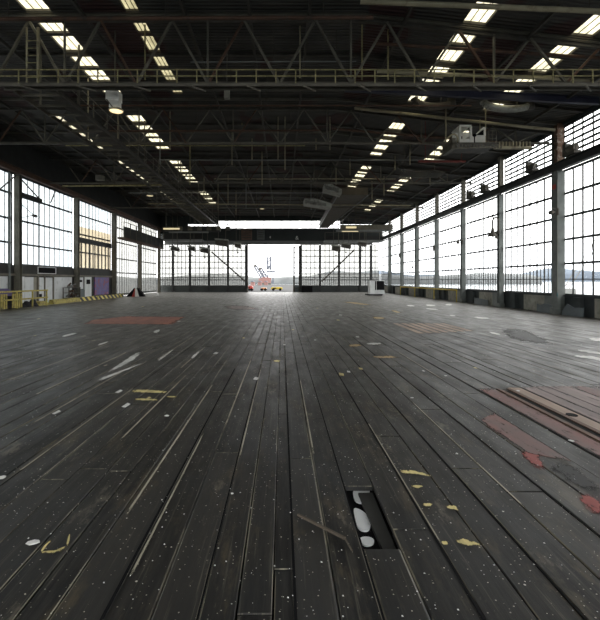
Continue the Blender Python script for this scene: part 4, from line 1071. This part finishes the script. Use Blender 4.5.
# ------------------------------------------------------------------ floor marks
yel = [[(399,470),(412,470),(424,473),(434,476.5),(430,477),(415,474),(401,473.5)],[(410,485),(424,485.5),(420,489),(412,488)],[(421,503),(433,503.5),(431,507),(424,507)],
       [(445,505),(457,506),(461,512),(455,510),(447,509)],[(441,541),(447,541),(449,545),(443,546)],[(453,541),(463,538),(474,542),(485,545.5),(470,547),(459,544)],
       [(130,391),(138,389),(168,391),(170,393.5),(150,393),(133,392.5)],[(133,398),(158,399),(158,401),(134,400.5)],[(166,396),(177,396),(176,398),(166,397.5)],
       [(273,360),(281,360),(280,362.5),(274,362)],[(39,552),(46,544),(51,540),(52,541),(47,545),(42,553)],[(41,551.5),(57,551),(66,546),(67,547),(58,553),(41,554)],[(65,547),(69,534),(71,535),(68,548)]]
for p in yel: mark('yellow_mark', p, 'p_yel')
wh = [[(366,343),(380,342.5),(382,344.5),(368,345)],[(424,304.6),(432,304.4),(438,306),(428,306.4)],[(446,303.6),(453,304),(452,305.6),(444,305.4)],[(424,308.2),(436,308.6),(440,310.2),(428,309.6)],
      [(405,304.8),(414,305),(416,306.6),(408,306.4)],[(473,316.4),(488,317.4),(491,319),(476,318.6)],[(450,314.6),(456,315.4),(455,316.6),(449,316)],[(488,331.5),(498,333),(502,335.5),(492,334)],
      [(586,337.5),(606,338.5),(606,342),(592,341)],[(580,349),(604,353),(604,355.5),(576,350.8)],[(574,355),(596,356),(604,360),(604,362),(590,358.6),(574,357)],
      [(122,362),(134,354),(142,351),(140,355),(128,364),(110,372),(105,374)],[(97,379.6),(106,376),(142,363),(145,362.6),(108,378),(98,382)],[(152,331.5),(160,329),(160,331.5),(155,333.5)],[(60,336),(76,332.5),(77,333.6),(64,337.6)],
      [(96,345),(108,341),(109,342),(99,346)],[(157,360),(172,350),(175,348.6),(160,361)],[(190,358),(200,350),(201,351),(192,360)]]
for p in wh: mark('white_mark', p, 'p_white')
mark('orange_mark', [(338,301.5),(352,301.4),(376,305),(371,306),(350,303.6)], 'p_orange')
mark('orange_mark', [(369,316.5),(384,316.5),(388,319.5),(374,319.5)], 'p_orange')
mark('orange_mark', [(346,344.5),(360,343.5),(362,347),(350,347.5)], 'p_orange')
mark('orange_mark', [(366,356),(396,355.5),(404,358.5),(372,358.6)], 'p_orange')
mark('orange_mark', [(389,309.5),(399,311),(404,314),(394,312.5)], 'p_orange')
mark('red_patch', [(-8.6,18.2),(-4.7,18.0),(-5.0,21.6),(-8.2,21.9),(-9.0,20.0)], 'p_redfar', .003, False)
mark('red_patch', [(481,421),(496,420),(524,432),(526,441),(500,437),(484,427)], 'p_red', .003)
mark('red_patch', [(519,450),(536,448),(541,456),(547,470),(540,471),(524,462)], 'p_red2', .003)
mark('red_patch', [(574,494),(594,494),(604,502),(604,520),(588,512)], 'p_red2', .003)
mark('dark_patch', [(496,328),(520,327),(552,340),(560,348),(530,344),(505,338)], 'p_dark', .003)
mark('dark_patch', [(540,464),(562,460),(586,470),(604,490),(604,500),(570,486)], 'p_dark', .003)
# tan boards (x 390-455, y 322-334)
for k in range(7):
    x0 = 4.85+k*.34; mark('tan_board', [(x0,14.9+.12*k),(x0+.23,14.9+.12*k),(x0+.23,18.4),(x0,18.4)], 'p_tan', .004, False)
mark('worn_patch', [(222,305.5),(240,305),(262,308),(258,310.5),(224,309.5)], 'p_pink', .003)
# pink boards with rail slot, right
mark('pink_board', [(3.42,4.05),(3.70,4.05),(3.70,7.35),(3.42,7.35)], 'p_red', .0045, False)
mark('pink_board', [(3.98,3.9),(4.19,3.9),(4.19,7.4),(3.98,7.4)], 'p_tan', .0045, False)
mark('pink_board', [(4.24,4.0),(4.47,4.0),(4.47,7.45),(4.24,7.45)], 'p_pink', .0045, False)
for x0, x1 in zip(edges, edges[1:]):
    if 4.47 < x0 < 7.6: mark('pink_board', [(x0+.01,4.6),(x1-.01,4.6),(x1-.01,7.5),(x0+.01,7.5)], 'p_pink' if int(x0*10) % 3 else 'p_red', .0045, False)
mark('pink_board', [(2.70,4.6),(3.03,4.4),(3.03,6.0),(2.70,5.7)], 'p_red', .0045, False)
# rail trough
t = thing('sunken_rail', 'rusty rail slot set between the pink boards at the right', 'rail', (3.84, 5.6, .0))
m_ = MB(); m_.box(3.72, 3.79, 3.4, 7.3, .002, .018); m_.box(3.90, 3.97, 3.4, 7.3, .002, .018); m_.build('rail_edge', M['steel_brown'], t)
m_ = MB(); m_.box(3.79, 3.90, 3.4, 7.2, .002, .006); m_.build('slot', M['black'], t)
for yy in (4.5, 5.9): m_ = MB(); m_.lathe((3.95+.12, yy, .002), [(0,.01),(.07,.01),(.08,0)], 12); m_.build('bolt_hole', M['black'], t)
# long crack lines (black gaps and pale worn edges)
for (x, y0, y1, w) in ((3.39,2.5,22,.022),(.077,2.2,12,.018),(-.475,2.0,9.5,.012),(.57,2.0,14,.014),(1.13,1.8,11,.018),(-1.01,1.6,9,.02),(1.70,1.6,16,.012),(4.21,3,12,.018),(2.36,3,14,.014),(-2.6,3,16,.010)):
    m_ = MB(); m_.box(x-w/2, x+w/2, y0, y1, .0006, .0022); m_.build('dark_seam', M['black'], fo)
for x, y0, y1, w in ((-3.32,5.5,9.6,.03),(-2.62,4.2,7.4,.02),(-4.1,7,11,.03),(-1.93,5,8.4,.022),(-1.27,3.4,7.6,.02),(-.98,2.7,5.2,.016),(-5.2,8,13,.03),(-3.0,10,14,.03),(-.46,4.5,9,.014),(2.02,3.5,6.5,.014),(1.14,3,5.6,.012),(-.75,5.5,10,.02),(.34,4.6,8,.014),(-2.2,9,12,.03),(3.06,8,11,.02)):
    mark('pale_edge', [(x,y0),(x+w,y0),(x+w,y1),(x,y1)], 'p_edge', .003, False)
rs = random.Random(21)
for k in range(34):
    y = 6+26*rs.random()**1.2; x = rs.uniform(-.62, .55)*y; r = rs.uniform(.03,.09)*(.5+y*.05)
    mark('pale_fleck', [(x-r*.6,y-r),(x+r*.5,y-r*1.6),(x+r*.8,y+r),(x-r*.3,y+r*2)], rs.choice(['p_white','p_white','p_edge','p_yellow' if False else 'p_yel']), .003, False)
# missing board with water
m_ = MB(); m_.prism([(.735,3.0),(.83,3.0),(.83,3.86),(.70,3.86),(.715,3.4)], -.0895, -.055); m_.build('sunken_board', M['darkwall'], fo)
t = thing('puddle', 'puddle with a painted white sheen lying in the gap of a missing floorboard', 'puddle', (.68, 3.4, -.06))
blobs = [[(352.5,490),(358,487),(366,487),(371,490),(366,495),(372,500),(374,503),(360,503),(354,500)],[(353,507),(360,509),(366,513),(370,520),(371,525),(368,531),(358,529),(355,518)],[(359,538),(364,536),(372,537),(375,541),(371,545),(363,545)]]
for b in blobs:
    P = chaikin([floor_pt(px, py, -.075) for px, py in b], 2)
    P = P[::-1] if sum(P[i][0]*P[(i+1) % len(P)][1]-P[(i+1) % len(P)][0]*P[i][1] for i in range(len(P))) < 0 else P
    m_ = MB(); m_.prism(P, -.0895, -.076); m_.build('water_pool', M['puddle_sheen'], t)

# litter on the floor
lit = [(157,331,.10,'white scrap of paper on the floor beyond the yellow mark'),(2,478,.07,'white paper corner on the floor at the left picture edge'),(33,543,.07,'crumpled grey scrap of paper near the bottom left'),
       (249,330,.05,'white crumb of paper in the middle distance of the floor'),(232,494,.022,'round white pebble on the floor left of centre'),(457,454,.03,'small white scrap left of the red boards'),(518,391,.05,'white scrap at the corner of the pink boards'),
       (446,376,.05,'white scrap on bare boards right of centre'),(412,398,.05,'pale greenish scrap on the boards right of centre'),(167,416,.06,'slim white splinter on the floor below the yellow mark'),(317,297,.16,'tiny white scrap near the far doorway'),
       (571,441,.06,'pale stone lying beside the sunken rail slot')]
for k, (px, py, r, lab) in enumerate(lit):
    x, y = floor_pt(px, py); rr = random.Random(k+50); n = 7; r *= .62
    pts = [(x+r*rr.uniform(.6,1.2)*math.cos(2*math.pi*j/n), y+r*rr.uniform(.6,1.2)*math.sin(2*math.pi*j/n)) for j in range(n)]
    m_ = MB(); m_.add([(a, b, .004) for a, b in pts]+[(x+(a-x)*.8, y+(b-y)*.8, .005+rr.random()*.006) for a, b in pts]+[(x, y, .009)],
        [tuple(range(n-1,-1,-1))]+[(j,(j+1) % n,n+(j+1) % n,n+j) for j in range(n)]+[(n+j,n+(j+1) % n,2*n) for j in range(n)])
    tag(m_.build('litter_scrap', M['paper']), lab, 'litter')
m_ = MB(); a = floor_pt(298, 516); b = floor_pt(345, 540)
c = floor_pt(352, 552)
m_.beam((a[0],a[1],.012), (b[0],b[1],.012), .022, .014); m_.beam((b[0],b[1],.010), (c[0],c[1],.010), .009, .009)
tag(m_.build('wood_splinter', M['p_tan'] if False else M['duct']), 'long brown wooden splinter lying across the boards near the puddle', 'splinter')
# grit: uncountable
m_ = MB(); rg = random.Random(11)
for k in range(1800):
    y = 1.9+rg.random()**1.3*14; x = rg.uniform(-1, 1)*(.9*y+1); r = rg.choice([.002,.0025,.003,.0045])*(1+y*.07)
    if (HX0-.02 < x < HX1+.02 and HY0 < y < HY1) or (3.6 < x < 4.2 and y < 7.6): continue
    m_.add([(x-r,y-r*.7,.002),(x+r,y-r,.002),(x+r*.8,y+r,.002),(x-r,y+r,.002),(x,y,.002+r)], [(0,1,4),(1,2,4),(2,3,4),(3,0,4)])
o = m_.build('floor_grit', M['paper']); o['kind'] = 'stuff'; tag(o, 'pale grit and crumbs scattered over the dark boards', 'grit')
# edge line along right
m_ = MB(); m_.box(XR-.95, XR-.83, 18, 60, .0008, .003); m_.build('edge_line', M['p_line'], fo)

# ------------------------------------------------------------------ outside
m_ = MB(); m_.box(-400, XR+1.5, YF+.31, 190, -.6, -.10); m_.box(-90, XL-.41, YN-20, YF+.3, -.6, -.1); struct(m_.build('quay_ground', M['quay'])); 
m_ = MB(); m_.box(XR+.41, XR+16, YN-20, YF+.3, -.7, -.2); struct(m_.build('quay_apron', M['quay']))
m_ = MB(); m_.add([(-2500,-300,-2.0),(3500,-300,-2.0),(3500,3200,-2.0),(-2500,3200,-2.0)], [(0,1,2,3)]); struct(m_.build('harbour_water', M['water']))
def ridge(name, pts, y0, dep, mat, lab, seed):
    rr = random.Random(seed); m_ = MB(); n = len(pts)
    vs = []
    for x, y, h in pts: vs += [(x, y, -2), (x, y, h*.55), (x+dep*.1, y+dep*.5, h), (x+dep*.2, y+dep, -2)]
    fs = []
    for i in range(n-1):
        for j in range(3): fs.append((4*i+j, 4*(i+1)+j, 4*(i+1)+j+1, 4*i+j+1))
    m_.add(vs, fs); o = m_.build(name, M[mat], smooth=True); tag(o, lab, 'hills'); return o
rr = random.Random(5)
P = []
for k in range(50):
    a = math.radians(86-78*k/49); R = 1400       # arc from ahead round to the right
    P.append((R*math.cos(a)*1.0, R*math.sin(a), 24+11*math.sin(k*.37)+6*math.sin(k*1.3)+3*rr.random()))
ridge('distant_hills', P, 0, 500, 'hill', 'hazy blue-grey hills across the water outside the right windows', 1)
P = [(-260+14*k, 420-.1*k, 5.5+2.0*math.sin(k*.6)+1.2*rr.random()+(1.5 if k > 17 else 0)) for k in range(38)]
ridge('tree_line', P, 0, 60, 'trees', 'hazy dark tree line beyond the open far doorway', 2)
# harbour cranes
def lattice(m_, p, q, w, n, r=.25):
    p = Vector(p); q = Vector(q); d = (q-p)/n; u = d.normalized(); sd = u.cross(Vector((0,1,0))).normalized()*w/2
    m_.beam(p+sd, q+sd, r); m_.beam(p-sd, q-sd, r)
    for i in range(n): m_.beam(p+d*i+sd*(1 if i % 2 else -1), p+d*(i+1)+sd*(-1 if i % 2 else 1), r*.7)
D = 230.; sx = lambda px: (px-VX)*D/F; sz = lambda py: H+(VY-py)*D/F; DT = D
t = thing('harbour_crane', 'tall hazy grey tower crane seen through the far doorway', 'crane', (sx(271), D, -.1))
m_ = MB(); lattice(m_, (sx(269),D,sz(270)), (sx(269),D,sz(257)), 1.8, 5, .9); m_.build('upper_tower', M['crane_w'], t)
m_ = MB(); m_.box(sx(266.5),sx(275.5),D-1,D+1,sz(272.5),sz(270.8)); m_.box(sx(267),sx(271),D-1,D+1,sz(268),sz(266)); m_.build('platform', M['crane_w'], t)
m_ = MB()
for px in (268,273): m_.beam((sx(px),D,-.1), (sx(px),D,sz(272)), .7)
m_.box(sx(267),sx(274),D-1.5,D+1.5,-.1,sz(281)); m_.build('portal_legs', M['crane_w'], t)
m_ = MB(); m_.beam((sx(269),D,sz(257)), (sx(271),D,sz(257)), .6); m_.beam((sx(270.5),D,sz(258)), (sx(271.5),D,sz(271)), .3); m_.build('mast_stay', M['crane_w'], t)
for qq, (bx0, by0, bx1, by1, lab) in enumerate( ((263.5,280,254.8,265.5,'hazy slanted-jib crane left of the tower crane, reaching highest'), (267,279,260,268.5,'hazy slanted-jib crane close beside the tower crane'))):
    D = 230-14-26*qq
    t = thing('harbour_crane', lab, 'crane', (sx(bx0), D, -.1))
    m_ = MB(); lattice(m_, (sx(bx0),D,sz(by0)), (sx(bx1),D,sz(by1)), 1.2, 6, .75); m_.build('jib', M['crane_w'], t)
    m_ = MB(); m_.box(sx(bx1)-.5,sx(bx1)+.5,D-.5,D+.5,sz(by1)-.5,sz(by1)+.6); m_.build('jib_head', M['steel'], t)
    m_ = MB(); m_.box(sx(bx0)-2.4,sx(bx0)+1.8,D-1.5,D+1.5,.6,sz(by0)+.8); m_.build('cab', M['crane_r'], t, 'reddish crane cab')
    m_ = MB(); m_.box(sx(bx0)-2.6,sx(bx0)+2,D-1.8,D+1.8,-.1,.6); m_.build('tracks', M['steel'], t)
# things on the quay
def quay_box(px0, px1, py0, py1, mat, lab, cat, name):
    d = F*(H+.1)/(py1-VY); x0, x1 = (px0-VX)*d/F, (px1-VX)*d/F; z1 = H+(VY-py0)*d/F
    t = thing(name, lab, cat, ((x0+x1)/2, d, -.1))
    m_ = MB(); m_.prism_y([(x0,.15),(x1,.15),(x1,z1*.8),(x1-.3*(x1-x0)*.3,z1),(x0+.1*(x1-x0),z1),(x0,z1*.75)], d, d+1.8); m_.build('body', M[mat], t)
    for xx in (x0+.2*(x1-x0), x1-.2*(x1-x0)):
        m_ = MB(); m_.tube((xx, d-.05, .15), (xx, d+1.85, .15), .25, 12); m_.build('wheels', M['black'], t)
    m_ = MB(); m_.prism_y([(x0+.15*(x1-x0),z1*.55),(x0+.45*(x1-x0),z1*.55),(x0+.45*(x1-x0),z1*.85),(x0+.2*(x1-x0),z1*.85)], d-.03, d); m_.build('side_window', M['black'], t)
quay_box(247.5, 252.5, 286, 291, 'red', 'small red vehicle outside beside the left door post', 'vehicle', 'quay_vehicle')
quay_box(260.5, 266.5, 288, 290.8, 'orange', 'low orange vehicle outside in the middle of the doorway', 'vehicle', 'quay_vehicle')
quay_box(271, 282.5, 287.2, 290.8, 'yellow', 'long low yellow vehicle outside the doorway', 'vehicle', 'quay_vehicle')
for k, (px, mt, lab) in enumerate(((254,'crane_r','reddish storage shed on the quay, leftmost of three'), (259,'crane_r','faded red storage shed on the quay, middle of three'), (263.5,'crane_r','faded red storage shed on the quay, rightmost of three'))):
    d = 150; x = (px-VX)*d/F-.5+k*.5; d = 150+5*k; t = thing('storage_shed', lab, 'shed', (x, d, -.1))
    m_ = MB(); m_.box(x-.7, x+.7, d, d+3, -.1, 1.2); m_.build('walls', M[mt], t)
    m_ = MB(); zt = 1.2; m_.prism_y([(x-.8,zt),(x+.8,zt),(x,zt+.4)], d-.1, d+3.1); m_.build('roof', M['crane_w'], t)
# lattice boom outside the right windows
t = thing('lattice_boom', 'thin grey lattice crane boom outside the near right windows', 'crane', (27, 40, -.2))
m_ = MB(); lattice(m_, (27.0,40,1.0), (31.2,40,7.4), .45, 14, .05); m_.build('boom', M['steel_mid'], t)
m_ = MB(); m_.box(26.2,27.6,39.4,40.6,.15,1.1); m_.build('winch_body', M['header_l'], t)
m_ = MB(); m_.box(26.0,27.8,39.2,40.8,-.195,.15); m_.build('tracks', M['steel'], t)

# ------------------------------------------------------------------ world, camera
w = bpy.data.worlds.new('overcast'); SC.world = w; w.use_nodes = True; nt = w.node_tree; nt.nodes.clear()
out = nt.nodes.new('ShaderNodeOutputWorld'); bg = N(nt, 'ShaderNodeBackground', Strength=5.0)
tc = nt.nodes.new('ShaderNodeTexCoord'); sp = nt.nodes.new('ShaderNodeSeparateXYZ'); L(nt, tc.outputs['Generated'], sp.inputs[0])
c = ramp(nt, sp.outputs['Z'], [(0.0, (.97,.98,1.0)), (.12, (1.0,.99,.97)), (1.0, (1.0,.975,.93))])
L(nt, c, bg.inputs['Color']); L(nt, bg.outputs[0], out.inputs['Surface'])
cam = bpy.data.cameras.new('camera'); co = bpy.data.objects.new('camera', cam); COL.objects.link(co)
co.location = (0, 0, H); co.rotation_euler = (math.pi/2, 0, 0)
cam.sensor_fit = 'HORIZONTAL'; cam.sensor_width = 36; cam.lens = 36*F/600
cam.shift_x = (300-VX)/600; cam.shift_y = -(310-VY)/600
cam.clip_start = .05; cam.clip_end = 6000
SC.camera = co
SC.view_settings.view_transform = 'Standard'; SC.view_settings.look = 'None'; SC.view_settings.gamma = 1
SC.view_settings.use_curve_mapping = False; SC.view_settings.exposure = 0.0
SC.cycles.max_bounces = 8; SC.cycles.transparent_max_bounces = 16
